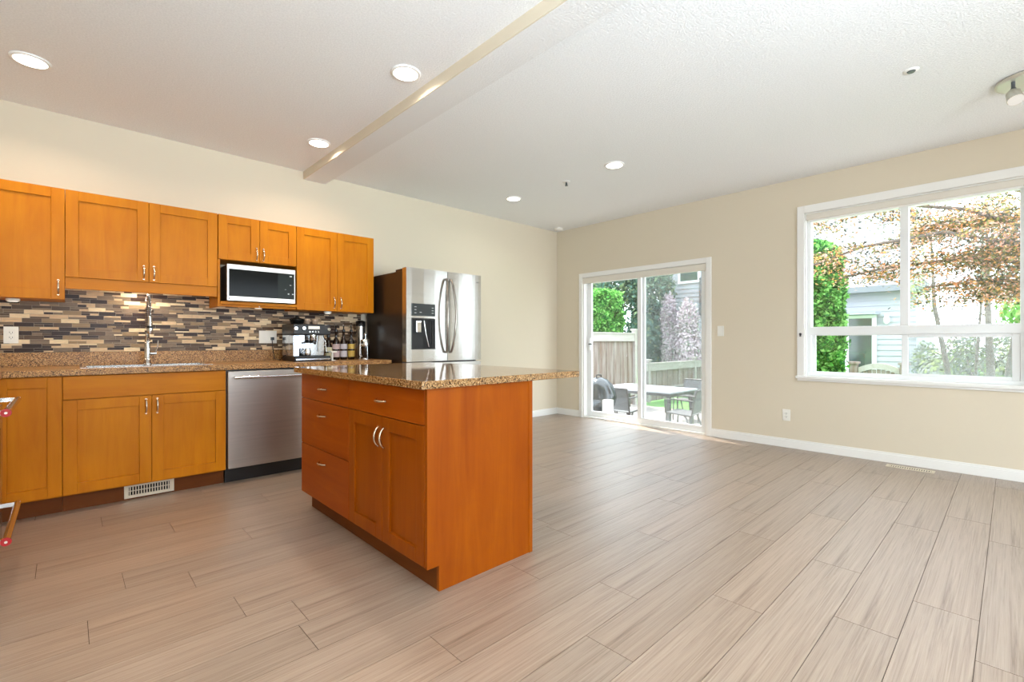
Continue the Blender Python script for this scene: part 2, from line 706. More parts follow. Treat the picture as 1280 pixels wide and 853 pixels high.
# jambs
dr.box(XW, DY0, -0.02, XW + TH, DY0 + 0.02, DZ1).box(XW, DY1 - 0.02, -0.02, XW + TH, DY1, DZ1).box(XW, DY0, DZ1 - 0.02, XW + TH, DY1, DZ1)
dr.box(XW, DY0 + 0.02, -0.02, XW + TH, DY1 - 0.02, 0.02)
door = struct(dr.build('door_1', M_trim, bevel=0.003))


def sash(par, y0, y1, z0, z1, xa, xb, st, rt, rb, name='sash', mt=None):
    b_ = MB()
    b_.box(xa, y0, z0, xb, y0 + st, z1).box(xa, y1 - st, z0, xb, y1, z1)
    b_.box(xa, y0 + st, z0, xb, y1 - st, z0 + rb).box(xa, y0 + st, z1 - rt, xb, y1 - st, z1)
    o = b_.build(name, mt or M_vinyl, par, bevel=0.003)
    xm = (xa + xb) / 2
    MB().box(xm - 0.003, y0 + st, z0 + rb, xm + 0.003, y1 - st, z1 - rt).build('glass_pane', M_glass, o)
    return o


rp = sash(door, 2.45, 3.36, 0.02, 1.98, XW + 0.03, XW + 0.065, 0.055, 0.06, 0.075, 'door_panel')
lp = sash(door, 3.28, 4.21, 0.02, 1.98, XW + 0.075, XW + 0.11, 0.075, 0.06, 0.075, 'door_panel')
# insect screen outside the right panel
b_ = MB().box(XW + 0.122, 2.47, 0.04, XW + 0.123, 3.30, 1.95)
b_.build('insect_screen', M_screen, door)
h = MB()
h.box(XW + 0.045, 4.115, 1.045, XW + 0.060, 4.165, 1.058)
h.build('door_handle', M_black, door)
MB().box(XW + 0.058, 4.145, 0.96, XW + 0.0749, 4.18, 1.14).build('handle_plate', M_vinyl, door, bevel=0.003)
# roller shade cassette over the door
cs = MB().box(XW - 0.012, DY0 - 0.012, 1.915, XW + 0.028, DY1 + 0.012, 1.995)
cs_o = cs.build('blind_cassette', M_cassette, bevel=0.008)
tag(cs_o, 'slim white roller blind cassette across the top of the sliding patio door', 'window blind')
cc = MB().box(XW - 0.016, DY0 - 0.02, 1.91, XW + 0.03, DY0 - 0.012, 2.0)
cc.build('end_cap', M_grey, cs_o)

# ------------------------------------------------------------------ window
wd = MB()
t = 0.075
wd.box(XW - 0.018, WY0 - t, WZ0, XW, WY0, WZ1 + t).box(XW - 0.018, WY1, WZ0, XW, WY1 + t - 0.012, WZ1 + t).box(XW - 0.018, WY0, WZ1, XW, WY1, WZ1 + t)
wd.box(XW - 0.001, WY0, WZ0 - 0.002, XW + TH, WY1, WZ0 + 0.002)
wd.box(XW, WY0, WZ0, XW + TH, WY0 + 0.012, WZ1).box(XW, WY1 - 0.012, WZ0, XW + TH, WY1, WZ1).box(XW, WY0, WZ1 - 0.012, XW + TH, WY1, WZ1)
win = struct(wd.build('window_1', M_trim, bevel=0.003))
st_ = MB().box(XW - 0.035, WY0 - t - 0.01, WZ0 - 0.028, XW + 0.1, WY1 + t, WZ0).box(XW - 0.016, WY0 - t, WZ0 - 0.05, XW, WY1 + t - 0.01, WZ0 - 0.028)
st_.build('window_sill', M_trim, win, bevel=0.004)
fr = MB()
xa, xb = XW + 0.045, XW + 0.12
fr.box(xa, WY0 + 0.012, WZ0 + 0.034, xb, WY0 + 0.045, WZ1 - 0.081).box(xa, WY1 - 0.045, WZ0 + 0.034, xb, WY1 - 0.012, WZ1 - 0.081)
fr.box(xa, WY0 + 0.0125, WZ0 + 0.0025, xb, WY1 - 0.0125, WZ0 + 0.034).box(xa, WY0 + 0.0125, WZ1 - 0.081, xb, WY1 - 0.0125, WZ1 - 0.0125)
fr.box(xa, WY0 + 0.04, 1.155, xb, WY1 - 0.04, 1.235)            # transom
fr.box(xa, 0.63, 1.235, xb, 0.69, WZ1 - 0.08)                  # mullion above
fr.build('window_frame', M_vinyl, win, bevel=0.003)
MB().box(XW + 0.075, 0.69, 1.235, XW + 0.081, WY1 - 0.045, WZ1 - 0.08).build('glass_pane', M_glass, win)
MB().box(XW + 0.075, WY0 + 0.045, 1.235, XW + 0.081, 0.63, WZ1 - 0.08).build('glass_pane', M_glass, win)
sash(win, 0.65, WY1 - 0.045, 0.778, 1.155, XW + 0.085, XW + 0.110, 0.03, 0.006, 0.012)
sash(win, WY0 + 0.045, 0.68, 0.778, 1.155, XW + 0.055, XW + 0.080, 0.045, 0.028, 0.028)
MB().box(XW + 0.115, WY0 + 0.045, 0.778, XW + 0.116, 0.665, 1.155).build('insect_screen', M_screen, win)
cs = MB().box(XW - 0.010, WY0 + 0.014, 2.30, XW + 0.04, WY1 - 0.014, 2.362)
cs_o = cs.build('blind_cassette', M_cassette, bevel=0.010)
tag(cs_o, 'long white roller blind cassette along the top of the large window', 'window blind')
MB().box(XW - 0.003, WY0 + 0.03, 2.285, XW + 0.004, WY1 - 0.03, 2.30).build('bottom_rail', M_trim, cs_o)
hk = MB().lathe((XW - 0.03, 1.462, 1.165), [(0.010, 0.0), (0.012, 0.008), (0.006, 0.012)], 12, 'x')
hk.box(XW - 0.03, 1.456, 1.14, XW - 0.018, 1.468, 1.175)
tag(hk.build('blind_chain_hook', M_grey), 'tiny grey blind chain hook on left casing of the large window', 'hook')

# ------------------------------------------------------------------ cabinets
GAP = 0.0015


def kmap(yf):
    return lambda u, v, w: (u, yf - w, v)


def imap(xf):
    return lambda u, v, w: (xf - w, u, v)


def handle(par, mp_, u, v, L=0.096, vertical=True, mt=None):
    hb = MB(mp_)
    pts = []
    for i in range(13):
        s_ = i / 12
        a = (s_ - 0.5) * L
        w_ = 0.019 + 0.026 * math.sin(PI * s_) ** 0.6
        pts.append((u, v + a, w_) if vertical else (u + a, v, w_))
    hb.tube(pts, [0.0042 + 0.0022 * math.sin(PI * i / 12) for i in range(13)], 8)
    for s_ in (pts[0], pts[-1]):
        hb.tube([(s_[0], s_[1], 0.017), (s_[0], s_[1], 0.024)], 0.006, 8)
    return hb.build('handle', mt or M_nickel, par)


def shaker(par, mp_, u0, u1, v0, v1, mt, hnd=None, rail=0.066, t=0.02):
    """framed door with recessed panel. hnd = (u, v, vertical)"""
    d = MB(mp_)
    a0, a1, b0, b1 = u0 + GAP, u1 - GAP, v0 + GAP, v1 - GAP
    d.box(a0, b0, 0, a0 + rail, b1, t).box(a1 - rail, b0, 0, a1, b1, t)
    d.box(a0 + rail, b0, 0, a1 - rail, b0 + rail, t).box(a0 + rail, b1 - rail, 0, a1 - rail, b1, t)
    d.box(a0 + rail, b0 + rail, 0.0, a1 - rail, b1 - rail, t - 0.010)
    o = d.build('door', mt, par, bevel=0.0016)
    if hnd:
        handle(o, mp_, *hnd[:2], vertical=hnd[2])
    return o


def slab(par, mp_, u0, u1, v0, v1, mt, hnd=None, name='drawer', t=0.02):
    d = MB(mp_)
    d.box(u0 + GAP, v0 + GAP, 0, u1 - GAP, v1 - GAP, t)
    o = d.build(name, mt, par, bevel=0.002)
    if hnd:
        handle(o, mp_, *hnd[:2], vertical=hnd[2])
    return o


YU = 4.416        # carcass face of the upper cabinets (doors 20 mm proud)
UP = kmap(YU)
ZB, ZT = 1.375, 2.125


def upper(x0, x1, z0, label, doors, extra=None):
    t_ = thing('wall_cabinet', ((x0 + x1) / 2, YK, z0), label, 'kitchen cabinet')
    MB().box(x0 + 0.001, YU, z0, x1 - 0.001, YK - 0.002, ZT - 0.002).build('carcass', M_wv, t_, bevel=0.001)
    for (a, b_2, hx, hz) in doors:
        shaker(t_, UP, a, b_2, z0, ZT, M_wv, (hx, hz, True))
    return t_


upper(-0.463, -0.007, ZB, 'tall maple wall cabinet at the far left edge, single door over the wall outlet', [(-0.463, -0.007, -0.040, 1.455)])
sc_ = upper(-0.007, 0.886, 1.53, 'maple two-door wall cabinet above the sink with a valance board', [(-0.007, 0.445, 0.415, 1.60), (0.445, 0.886, 0.475, 1.60)])
vb = MB().box(-0.006, YU - 0.012, 1.452, 0.884, YU + 0.008, 1.529)
vb.build('valance', M_wh, sc_, bevel=0.001)
mc = upper(0.890, 1.498, 1.76, 'short maple two-door cabinet directly above the microwave', [(0.890, 1.197, 1.172, 1.83), (1.197, 1.498, 1.226, 1.83)])
# microwave niche: side panel and shelf
mc2 = thing('microwave_shelf', (1.19, 4.6, 1.375), 'pale maple open niche with shelf holding the microwave', 'shelf')
MB().box(0.888, YU - 0.018, 1.375, 0.904, YK - 0.011, 1.757).build('side_panel', M_wv, mc2, bevel=0.001)
MB().box(0.904, YU - 0.030, 1.395, 1.497, YK - 0.011, 1.419).build('shelf_board', M_wh, mc2, bevel=0.001)
MB().box(0.904, YU + 0.0, 1.377, 1.497, YU + 0.02, 1.395).build('shelf_rail', M_wh, mc2, bevel=0.001)
upper(1.499, 2.243, ZB, 'tall maple two-door wall cabinet next to the refrigerator', [(1.499, 1.871, 1.838, 1.455), (1.871, 2.243, 1.904, 1.455)])

# under-cabinet puck lights
PUCK = []
def puck(x, y, z, label, power=2.0):
    t_ = thing('puck_light', (x, y, z), label, 'under-cabinet light')
    MB().lathe((x, y, z - 0.018), [(0.030, 0.0), (0.034, 0.004), (0.035, 0.017)], 20).build('housing', M_white, t_)
    MB().lathe((x, y, z - 0.020), [(0.024, 0.0), (0.026, 0.0025)], 20).build('lens', M_puck, t_)
    ld = bpy.data.lights.new('puck_lamp', 'AREA')
    ld.shape = 'DISK'
    ld.size = 0.05
    ld.energy = power
    ld.color = (1.0, 0.86, 0.66)
    lo = bpy.data.objects.new('puck_lamp', ld)
    COL.objects.link(lo)
    lo.parent = t_
    lo.location = (0, 0, -0.024)

puck(-0.255, 4.50, 1.374, 'small white puck light beneath the leftmost wall cabinet', 0.3)
puck(0.42, 4.58, 1.529, 'lit puck light hidden behind the valance above the sink', 2.6)
puck(1.20, 4.45, 1.394, 'small white puck light under the microwave shelf', 0.3)
puck(1.80, 4.45, 1.374, 'small white puck light under the cabinet above the bottles', 0.3)

# base cabinets
YBF = 4.12
BM = kmap(YBF)
t_ = thing('base_cabinet', (-0.2, 4.4, 0), 'single-door maple base cabinet in the left corner beside the range', 'kitchen cabinet')
MB().box(-0.60, YBF, 0.11, -0.019, YK - 0.002, 0.874).build('carcass', M_wv, t_)
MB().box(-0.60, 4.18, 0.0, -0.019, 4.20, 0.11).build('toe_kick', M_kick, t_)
shaker(t_, BM, -0.325, -0.019, 0.118, 0.872, M_wv)
t_ = thing('base_cabinet', (0.43, 4.4, 0), 'maple sink base cabinet with false drawer front and two doors', 'kitchen cabinet')
MB().box(-0.018, YBF, 0.11, 0.882, YK - 0.002, 0.72).box(-0.018, YBF, 0.72, 0.882, YBF + 0.02, 0.872).build('carcass', M_wv, t_)
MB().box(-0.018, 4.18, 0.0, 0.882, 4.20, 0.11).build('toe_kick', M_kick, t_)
slab(t_, BM, -0.018, 0.882, 0.722, 0.872, M_wh, name='false_front')
shaker(t_, BM, -0.018, 0.431, 0.118, 0.720, M_wv, (0.400, 0.645, True))
shaker(t_, BM, 0.431, 0.882, 0.118, 0.720, M_wv, (0.462, 0.645, True))
t_ = thing('base_cabinet', (1.87, 4.4, 0), 'maple base cabinet between dishwasher and refrigerator, mostly behind the island', 'kitchen cabinet')
MB().box(1.496, YBF, 0.11, 2.243, YK - 0.002, 0.874).build('carcass', M_wv, t_)
MB().box(1.496, 4.18, 0.0, 2.243, 4.20, 0.11).build('toe_kick', M_kick, t_)
slab(t_, BM, 1.496, 2.243, 0.722, 0.872, M_wh, (1.87, 0.80, False))
shaker(t_, BM, 1.496, 1.870, 0.118, 0.720, M_wv, (1.84, 0.645, True))
shaker(t_, BM, 1.870, 2.243, 0.118, 0.720, M_wv, (1.90, 0.645, True))

# toe-kick vent grille
t_ = thing('vent_grille', (0.425, 4.18, 0), 'white slotted vent grille low in the toe kick under the sink', 'vent')
vg = MB().box(0.287, 4.166, 0.012, 0.567, 4.178, 0.030).box(0.287, 4.166, 0.088, 0.567, 4.178, 0.106)
vg.box(0.287, 4.166, 0.030, 0.312, 4.178, 0.088).box(0.542, 4.166, 0.030, 0.567, 4.178, 0.088)
for i in range(15):
    x = 0.312 + 0.230 * (i + 0.5) / 15
    vg.box(x - 0.0030, 4.167, 0.030, x + 0.0030, 4.177, 0.088)
vg.box(0.312, 4.168, 0.057, 0.542, 4.176, 0.061)
vg.build('frame', M_cream, t_, bevel=0.001)
MB().box(0.312, 4.1765, 0.030, 0.542, 4.1795, 0.088).build('duct_opening', M_darkvoid, t_)

# countertops ------------------------------------------------------------
ZC0, ZC1 = 0.876, 0.915
SX0, SX1, SY0, SY1 = 0.08, 0.80, 4.20, 4.60
ct = MB()
ct.box(-0.915, 4.075, ZC0, SX0, 4.70, ZC1).box(SX1, 4.075, ZC0, 2.262, 4.70, ZC1)
ct.box(SX0, 4.075, ZC0, SX1, SY0, ZC1).box(SX0, SY1, ZC0, SX1, 4.70, ZC1)
ct.box(-0.915, 3.572, ZC0, -0.275, 4.075, ZC1)
ct.box(-0.915, 4.70, ZC0, 2.262, 4.7235, 1.014)
ct_o = ct.build('countertop', M_gran_k, bevel=0.002)
tag(ct_o, 'tan speckled granite countertop with backsplash lip along the kitchen wall', 'countertop')
t_ = thing('base_cabinet', (-0.6, 3.82, 0), 'plain maple corner filler cabinet between range and kitchen wall', 'kitchen cabinet')
MB().box(-0.915, 3.575, 0.0, -0.33, 4.115, 0.874).build('carcass', M_wv, t_)

# mosaic backsplash
TC = [(50, 34, 26), (84, 66, 50), (116, 97, 78), (146, 124, 98), (202, 174, 140), (222, 200, 166)]
TM = []
for i, c in enumerate(TC):
    TM.append(mat('mosaic_tile_%s' % ['espresso', 'umber', 'taupe', 'stone', 'travertine', 'cream'][i], c, 0.30 if i < 3 else 0.6, spec=0.15, var=((30, 30, 90), tuple(min(255, int(v * (1.12 if i > 2 else 1.18))) for v in c), 0.2)))
M_grout = mat('mosaic_grout', (176, 160, 140), 0.8)
bs = MB()
bs.cur = 6
bs.box(-0.915, 4.7205, 1.0145, 2.262, 4.7255, 1.52)
tr = random.Random(21)
WTS = [5, 4, 5, 2, 4, 3]


def tile(x0, x1, z0, z1):
    x0, x1 = max(x0, -0.91), min(x1, 2.26)
    if x1 - x0 < 0.008:
        return
    bs.cur = tr.choices(range(6), WTS)[0]
    bs.box(x0 + 0.001, 4.7165, z0 + 0.001, x1 - 0.001, 4.7206, z1 - 0.001)


HH = 0.0300
W = 0.098
z = 1.0150
row = 0
while z + HH < 1.521:
    off = (row * 0.049 + 0.01 * (row % 3)) % W
    x = -0.95 - off
    while x < 2.27:
        if (row + int(round((x + 5) / W))) % 2 == 0:
            wf_ = W * tr.uniform(0.85, 1.0)
            tile(x, x + W, z, z + HH)
        else:
            s1 = tr.choice([0.0, W / 2, W * 0.5])
            hh = HH * tr.choice([0.38, 0.5, 0.62])
            if s1:
                tile(x, x + s1, z, z + hh)
                tile(x + s1, x + W, z, z + hh)
                tile(x, x + W, z + hh, z + HH)
            else:
                tile(x, x + W, z, z + hh)
                tile(x, x + W, z + hh, z + HH)
        x += W
    z += HH
    row += 1
bo = bs.build('mosaic_backsplash', TM + [M_grout])
tag(bo, 'brown and cream mosaic strip tile backsplash between counter and wall cabinets', 'backsplash')

# sink
t_ = thing('sink', (0.44, 4.40, 0.915), 'stainless steel sink set into the granite counter beneath the faucet', 'sink')
sk = MB()
zt = 0.9185
sk.box(SX0 - 0.015, SY0 - 0.012, 0.9152, SX1 + 0.015, SY0 + 0.02, zt).box(SX0 - 0.015, SY1 - 0.10, 0.9152, SX1 + 0.015, SY1 + 0.02, zt)
sk.box(SX0 - 0.015, SY0 + 0.02, 0.9152, SX0 + 0.02, SY1 - 0.10, zt).box(SX1 - 0.02, SY0 + 0.02, 0.9152, SX1 + 0.015, SY1 - 0.10, zt)
sk.box(0.43, SY0 + 0.02, 0.9152, 0.46, SY1 - 0.10, zt)
sk.build('rim', M_chrome, t_, bevel=0.001)
for xa_, xb_ in ((SX0 + 0.02, 0.43), (0.46, SX1 - 0.02)):
    ya_, yb_ = SY0 + 0.02, SY1 - 0.10
    bb = MB()
    zb_ = 0.745
    bb.box(xa_, ya_, zb_, xa_ + 0.002, yb_, 0.9152).box(xb_ - 0.002, ya_, zb_, xb_, yb_, 0.9152)
    bb.box(xa_, ya_, zb_, xb_, ya_ + 0.002, 0.9152).box(xa_, yb_ - 0.002, zb_, xb_, yb_, 0.9152).box(xa_, ya_, zb_, xb_, yb_, zb_ + 0.002)
    bb.lathe(((xa_ + xb_) / 2, (ya_ + yb_) / 2, zb_ + 0.002), [(0.045, 0), (0.04, 0.003)], 20)
    bb.build('basin', M_steel, t_)

# faucet: tall spring pull-down
FX, FY = 0.452, 4.548
t_ = thing('faucet', (FX, FY, 0.9185), 'tall chrome spring pull-down faucet behind the sink', 'faucet')
MB().lathe((FX, FY, 0.9185), [(0.030, 0), (0.030, 0.006), (0.022, 0.012), (0.019, 0.10), (0.017, 0.20), (0.013, 0.205), (0.012, 0.24)], 20).build('body', M_chrome, t_)
arc = []
for i in range(8):
    arc.append((FX, FY, 1.15 + 0.20 * i / 7))
for i in range(1, 17):
    a = PI * i / 16
    arc.append((FX, FY - 0.075 + 0.075 * math.cos(a), 1.35 + 0.085 * math.sin(a)))
for i in range(1, 5):
    arc.append((FX, FY - 0.15, 1.35 - 0.02 * i))
MB().tube(arc, 0.006, 8).build('hose', M_black, t_)
# coil around the hose
coil = []
A = [Vector(p) for p in arc]
seglen = [0]
for i in range(1, len(A)):
    seglen.append(seglen[-1] + (A[i] - A[i - 1]).length)
tot = seglen[-1]
turns = 38
for q in range(turns * 8 + 1):
    s_ = tot * q / (turns * 8)
    i = max(j_ for j_ in range(len(A)) if seglen[j_] <= s_ + 1e-9)
    i = min(i, len(A) - 2)
    f_ = (s_ - seglen[i]) / max(1e-9, seglen[i + 1] - seglen[i])
    p = A[i].lerp(A[i + 1], f_)
    d = (A[i + 1] - A[i]).normalized()
    u = Vector((1, 0, 0))
    w_ = d.cross(u)
    a = 2 * PI * q / 8
    coil.append(p + (u * math.cos(a) + w_ * math.sin(a)) * 0.013)
MB().tube(coil, 0.0022, 5).build('spring', M_chrome, t_)
MB().lathe((FX, FY - 0.15, 1.145), [(0.014, 0), (0.019, 0.01), (0.019, 0.05), (0.015, 0.07), (0.014, 0.12), (0.010, 0.135)], 16).build('spray_head', M_chrome, t_)
MB().lathe((FX, FY - 0.15, 1.190), [(0.0195, 0), (0.0195, 0.018)], 16).build('spray_button', M_black, t_)
MB().tube([(FX, FY, 1.09), (FX, FY - 0.07, 1.16), (FX, FY - 0.135, 1.20)], 0.006, 8).build('holder_arm', M_chrome, t_)
lv = MB().tube([(FX + 0.015, FY, 1.00), (FX + 0.055, FY, 1.00)], 0.013, 12)
lv.tube([(FX + 0.048, FY, 1.00), (FX + 0.062, FY - 0.005, 1.05), (FX + 0.066, FY - 0.01, 1.10)], 0.0045, 8)
lv.build('lever', M_chrome, t_)


# wall plates ------------------------------------------------------------
def outlet(mp_, u, v, label, gang=1, plugs=True, loc=(0, 0, 0), w=0.072, hh=0.116, name='wall_outlet', cat='electrical outlet'):
    t_ = thing(name, loc, label, cat)
    MB(mp_).box(u - w / 2, v - hh / 2, 0, u + w / 2, v + hh / 2, 0.006).build('cover_plate', M_white, t_, bevel=0.002)
    n_ = gang
    for g_ in range(n_):
        uc = u + (g_ - (n_ - 1) / 2) * 0.046
        MB(mp_).box(uc - 0.0165, v - 0.034, 0.0062, uc + 0.0165, v + 0.034, 0.0085).build('receptacle' if plugs else 'rocker', M_white, t_, bevel=0.0015)
        if plugs:
            sl = MB(mp_)
            for dv in (-0.017, 0.017):
                sl.box(uc - 0.008, v + dv - 0.004, 0.0086, uc - 0.0055, v + dv + 0.006, 0.0092)
                sl.box(uc + 0.0055, v + dv - 0.004, 0.0086, uc + 0.008, v + dv + 0.006, 0.0092)
                sl.box(uc - 0.002, v + dv - 0.011, 0.0086, uc + 0.002, v + dv - 0.007, 0.0092)
            sl.build('slots', M_black, t_)
    return t_


KW = kmap(4.7160)
outlet(KW, -0.276, 1.136, 'white duplex outlet on the mosaic tile at the far left', loc=(-0.276, 4.716, 1.08))
outlet(KW, 1.352, 1.132, 'wide white switch and outlet plate on the tile beside the espresso machine', gang=3, plugs=False, loc=(1.352, 4.716, 1.07), w=0.15)
RWm = lambda u, v, w: (XW - w, u, v)
outlet(RWm, 1.595, 0.333, 'low white duplex outlet on the beige wall below the large window', loc=(XW, 1.595, 0.27))
outlet(RWm, 2.266, 1.208, 'white light switch on the beige wall right of the patio door', plugs=False, loc=(XW, 2.266, 1.15), name='light_switch', cat='light switch')

# floor register under the window
t_ = thing('floor_register', (5.245, 0.60, 0.0), 'beige slotted floor register near the baseboard below the large window', 'vent')
fg = MB().box(5.20, 0.44, 0.0003, 5.29, 0.46, 0.006).box(5.20, 0.74, 0.0003, 5.29, 0.76, 0.006).box(5.20, 0.46, 0.0003, 5.212, 0.74, 0.006).box(5.278, 0.46, 0.0003, 5.29, 0.74, 0.006)
for i in range(18):
    y = 0.46 + 0.28 * (i + 0.5) / 18
    fg.box(5.212, y - 0.004, 0.0005, 5.278, y + 0.004, 0.005)
fg.build('grille', M_cream, t_, bevel=0.0008)
MB().box(5.212, 0.46, 0.0002, 5.278, 0.74, 0.0006).build('duct_opening', M_darkvoid, t_)

# ------------------------------------------------------------------ dishwasher
t_ = thing('dishwasher', (1.19, 4.4, 0), 'stainless steel dishwasher with bar handle beside the sink cabinet', 'dishwasher')
MB().box(0.886, 4.13, 0.10, 1.492, 4.70, 0.872).build('tub', M_black, t_)
dd = MB().box(0.892, 4.088, 0.118, 1.487, 4.128, 0.862)
dpan = dd.build('door', M_steel_h, t_, bevel=0.005)
MB().box(0.890, 4.17, 0.0, 1.490, 4.19, 0.112).build('toe_kick', M_black, t_)
hb = MB().tube([(0.925, 4.045, 0.815), (1.455, 4.045, 0.815)], 0.0115, 14)
for x in (0.945, 1.435):
    hb.tube([(x, 4.088, 0.815), (x, 4.045, 0.815)], 0.009, 10)
hb.build('handle', M_chrome, dpan)

# ------------------------------------------------------------------ microwave
t_ = thing('microwave', (1.20, 4.5, 1.4195), 'stainless framed black microwave in the cabinet niche', 'microwave oven')
YM = 4.335
mw = MB().box(0.944, YM + 0.022, 1.427, 1.464, 4.70, 1.715)
mw.build('housing', mat('microwave_body', (96, 84, 74), 0.35, metal=0.8), t_, bevel=0.003)
dm = MB()
x0, x1, z0, z1 = 0.940, 1.466, 1.424, 1.718
dm.box(x0, YM, z1 - 0.038, x1, YM + 0.021, z1).box(x0, YM, z0, x1, YM + 0.021, z0 + 0.036)
dm.box(x0, YM, z0 + 0.036, x0 + 0.014, YM + 0.021, z1 - 0.038).box(x1 - 0.008, YM, z0 + 0.036, x1, YM + 0.021, z1 - 0.038)
door_ = dm.build('door', mat('microwave_trim', (235, 235, 232), 0.3, metal=0.55), t_, bevel=0.002)
MB().box(x0 + 0.014, YM + 0.003, z0 + 0.036, 1.325, YM + 0.020, z1 - 0.038).build('viewing_window', M_blackg, door_)
cp = MB().box(1.325, YM + 0.003, z0 + 0.036, x1 - 0.008, YM + 0.020, z1 - 0.038).build('control_panel', mat('panel_green_black', (34, 40, 38), 0.2, spec=0.15), t_)
M_icon = mat('panel_icon_white', (200, 205, 205), 0.5)
for (ix, iz, w_, h_) in ((1.42, 1.655, 0.018, 0.008), (1.42, 1.58, 0.014, 0.004), (1.405, 1.50, 0.012, 0.010), (1.44, 1.50, 0.014, 0.008), (1.38, 1.54, 0.012, 0.003)):
    MB().box(ix, YM + 0.0022, iz, ix + w_, YM + 0.0030, iz + h_).build('button_mark', M_icon, cp)
lg = text_mesh('LG', 0.017, (0.965, YM - 0.0004, 1.434), (1, 0, 0), (0, 0, 1))
lg.lathe((0.955, YM - 0.0008, 1.440), [(0.0065, 0.0), (0.0065, 0.001)], 16, 'y')
lg.build('maker_logo', M_grey, door_, recalc=False)
for fx_ in (0.96, 1.42):
    for fy_ in (YM + 0.05, 4.62):
        MB().box(fx_, fy_, 1.4192, fx_ + 0.03, fy_ + 0.03, 1.427).build('foot', M_black, t_)

# ------------------------------------------------------------------ refrigerator
FX0, FX1, FYF, FZT = 2.296, 3.192, 3.85, 1.784
t_ = thing('refrigerator', (2.744, 4.2, 0), 'stainless french-door refrigerator with dark side and ice dispenser', 'refrigerator')
MB().box(FX0 + 0.004, FYF + 0.09, 0.03, FX1 - 0.004, 4.66, 1.760).build('cabinet_body', M_fside, t_, bevel=0.004)
MB().box(FX0 + 0.03, FYF + 0.12, 0.0, FX1 - 0.03, 4.6, 0.03).build('base', M_black, t_)
MB().box(FX0 + 0.006, FYF + 0.035, 1.760, FX0 + 0.11, FYF + 0.22, 1.780).build('hinge_cover', M_fside, t_, bevel=0.004)
MB().box(FX1 - 0.11, FYF + 0.035, 1.760, FX1 - 0.006, FYF + 0.22, 1.780).build('hinge_cover', M_fside, t_, bevel=0.004)


def bowed(x0, x1, z0, z1, yf, yb_, bow, n=10, hole=None):
    """door slab with a gently convex front; hole=(x0,x1,z0,z1) is a recess opening"""
    m_ = MB()
    xs = [x0 + (x1 - x0) * i / n for i in range(n + 1)]
    if hole:
        xs = sorted(set([x for x in xs if not (hole[0] - 0.015 < x < hole[1] + 0.015)] + [hole[0], (hole[0] + hole[1]) / 2, hole[1]]))
    cx = (x0 + x1) / 2
    hw = (x1 - x0) / 2
    def yy(x):
        u_ = (x - cx) / hw
        return yf + bow * (u_ * u_) 
    zs = [z0, z1] if not hole else [z0, hole[2], hole[3], z1]
    for j_ in range(len(zs) - 1):
        for i in range(len(xs) - 1):
            if hole and j_ == 1 and xs[i] >= hole[0] - 1e-6 and xs[i + 1] <= hole[1] + 1e-6:
                continue
            a, b2 = xs[i], xs[i + 1]
            m_.add([(a, yy(a), zs[j_]), (b2, yy(b2), zs[j_]), (b2, yy(b2), zs[j_ + 1]), (a, yy(a), zs[j_ + 1])], [(0, 1, 2, 3)], True)
    for i in range(len(xs) - 1):
        a, b2 = xs[i], xs[i + 1]
        for zz in (z0, z1):
            m_.add([(a, yy(a), zz), (b2, yy(b2), zz), (b2, yb_, zz), (a, yb_, zz)], [(0, 1, 2, 3)])
    for x in (x0, x1):
        m_.add([(x, yy(x), z0), (x, yy(x), z1), (x, yb_, z1), (x, yb_, z0)], [(0, 1, 2, 3)])
    m_.add([(x0, yb_, z0), (x1, yb_, z0), (x1, yb_, z1), (x0, yb_, z1)], [(0, 1, 2, 3)])
    if hole:
        h0, h1, hz0, hz1 = hole
        y1_ = yf + 0.055
        m_.add([(h0, yy(h0), hz0), (h0, yy(h0), hz1), (h0, y1_, hz1), (h0, y1_, hz0)], [(0, 1, 2, 3)])
        m_.add([(h1, yy(h1), hz0), (h1, yy(h1), hz1), (h1, y1_, hz1), (h1, y1_, hz0)], [(0, 1, 2, 3)])
        m_.add([(h0, yy(h0), hz0), (h1, yy(h1), hz0), (h1, y1_, hz0), (h0, y1_, hz0)], [(0, 1, 2, 3)])
        m_.add([(h0, yy(h0), hz1), (h1, yy(h1), hz1), (h1, y1_, hz1), (h0, y1_, hz1)], [(0, 1, 2, 3)])
    return m_


XM = 2.762
ld_ = bowed(FX0, XM - 0.003, 0.90, FZT, FYF, FYF + 0.085, 0.012, hole=(2.352, 2.602, 1.022, 1.308)).build('door', M_steel, t_, recalc=False)
rd_ = bowed(XM + 0.003, FX1, 0.90, FZT, FYF, FYF + 0.085, 0.012).build('door', M_steel, t_, recalc=False)
fd_ = bowed(FX0, FX1, 0.06, 0.885, FYF, FYF + 0.085, 0.012).build('freezer_drawer', M_steel, t_, recalc=False)
MB().tube([(2.40, FYF - 0.045, 0.80), (3.09, FYF - 0.045, 0.80)], 0.012, 12).tube([(2.42, FYF + 0.01, 0.80), (2.42, FYF - 0.045, 0.80)], 0.01, 8).tube([(3.07, FYF + 0.01, 0.80), (3.07, FYF - 0.045, 0.80)], 0.01, 8).build('handle', M_chrome, fd_)
M_hdl = mat('smoked_steel_handle', (150, 142, 134), 0.2, metal=1.0)
for par, x in ((ld_, 2.722), (rd_, 2.802)):
    pts = []
    sg = -1 if par is ld_ else 1
    for i in range(17):
        s_ = i / 16
        pts.append((x + sg * (-0.012 + 0.022 * math.sin(PI * s_)), FYF - 0.012 - 0.052 * math.sin(PI * s_) ** 0.7, 0.985 + 0.72 * s_))
    MB().tube(pts, 0.0125, 10).tube([pts[0], (pts[0][0], FYF + 0.012, pts[0][2])], 0.011, 8).tube([pts[-1], (pts[-1][0], FYF + 0.012, pts[-1][2])], 0.011, 8).build('handle', M_hdl, par)
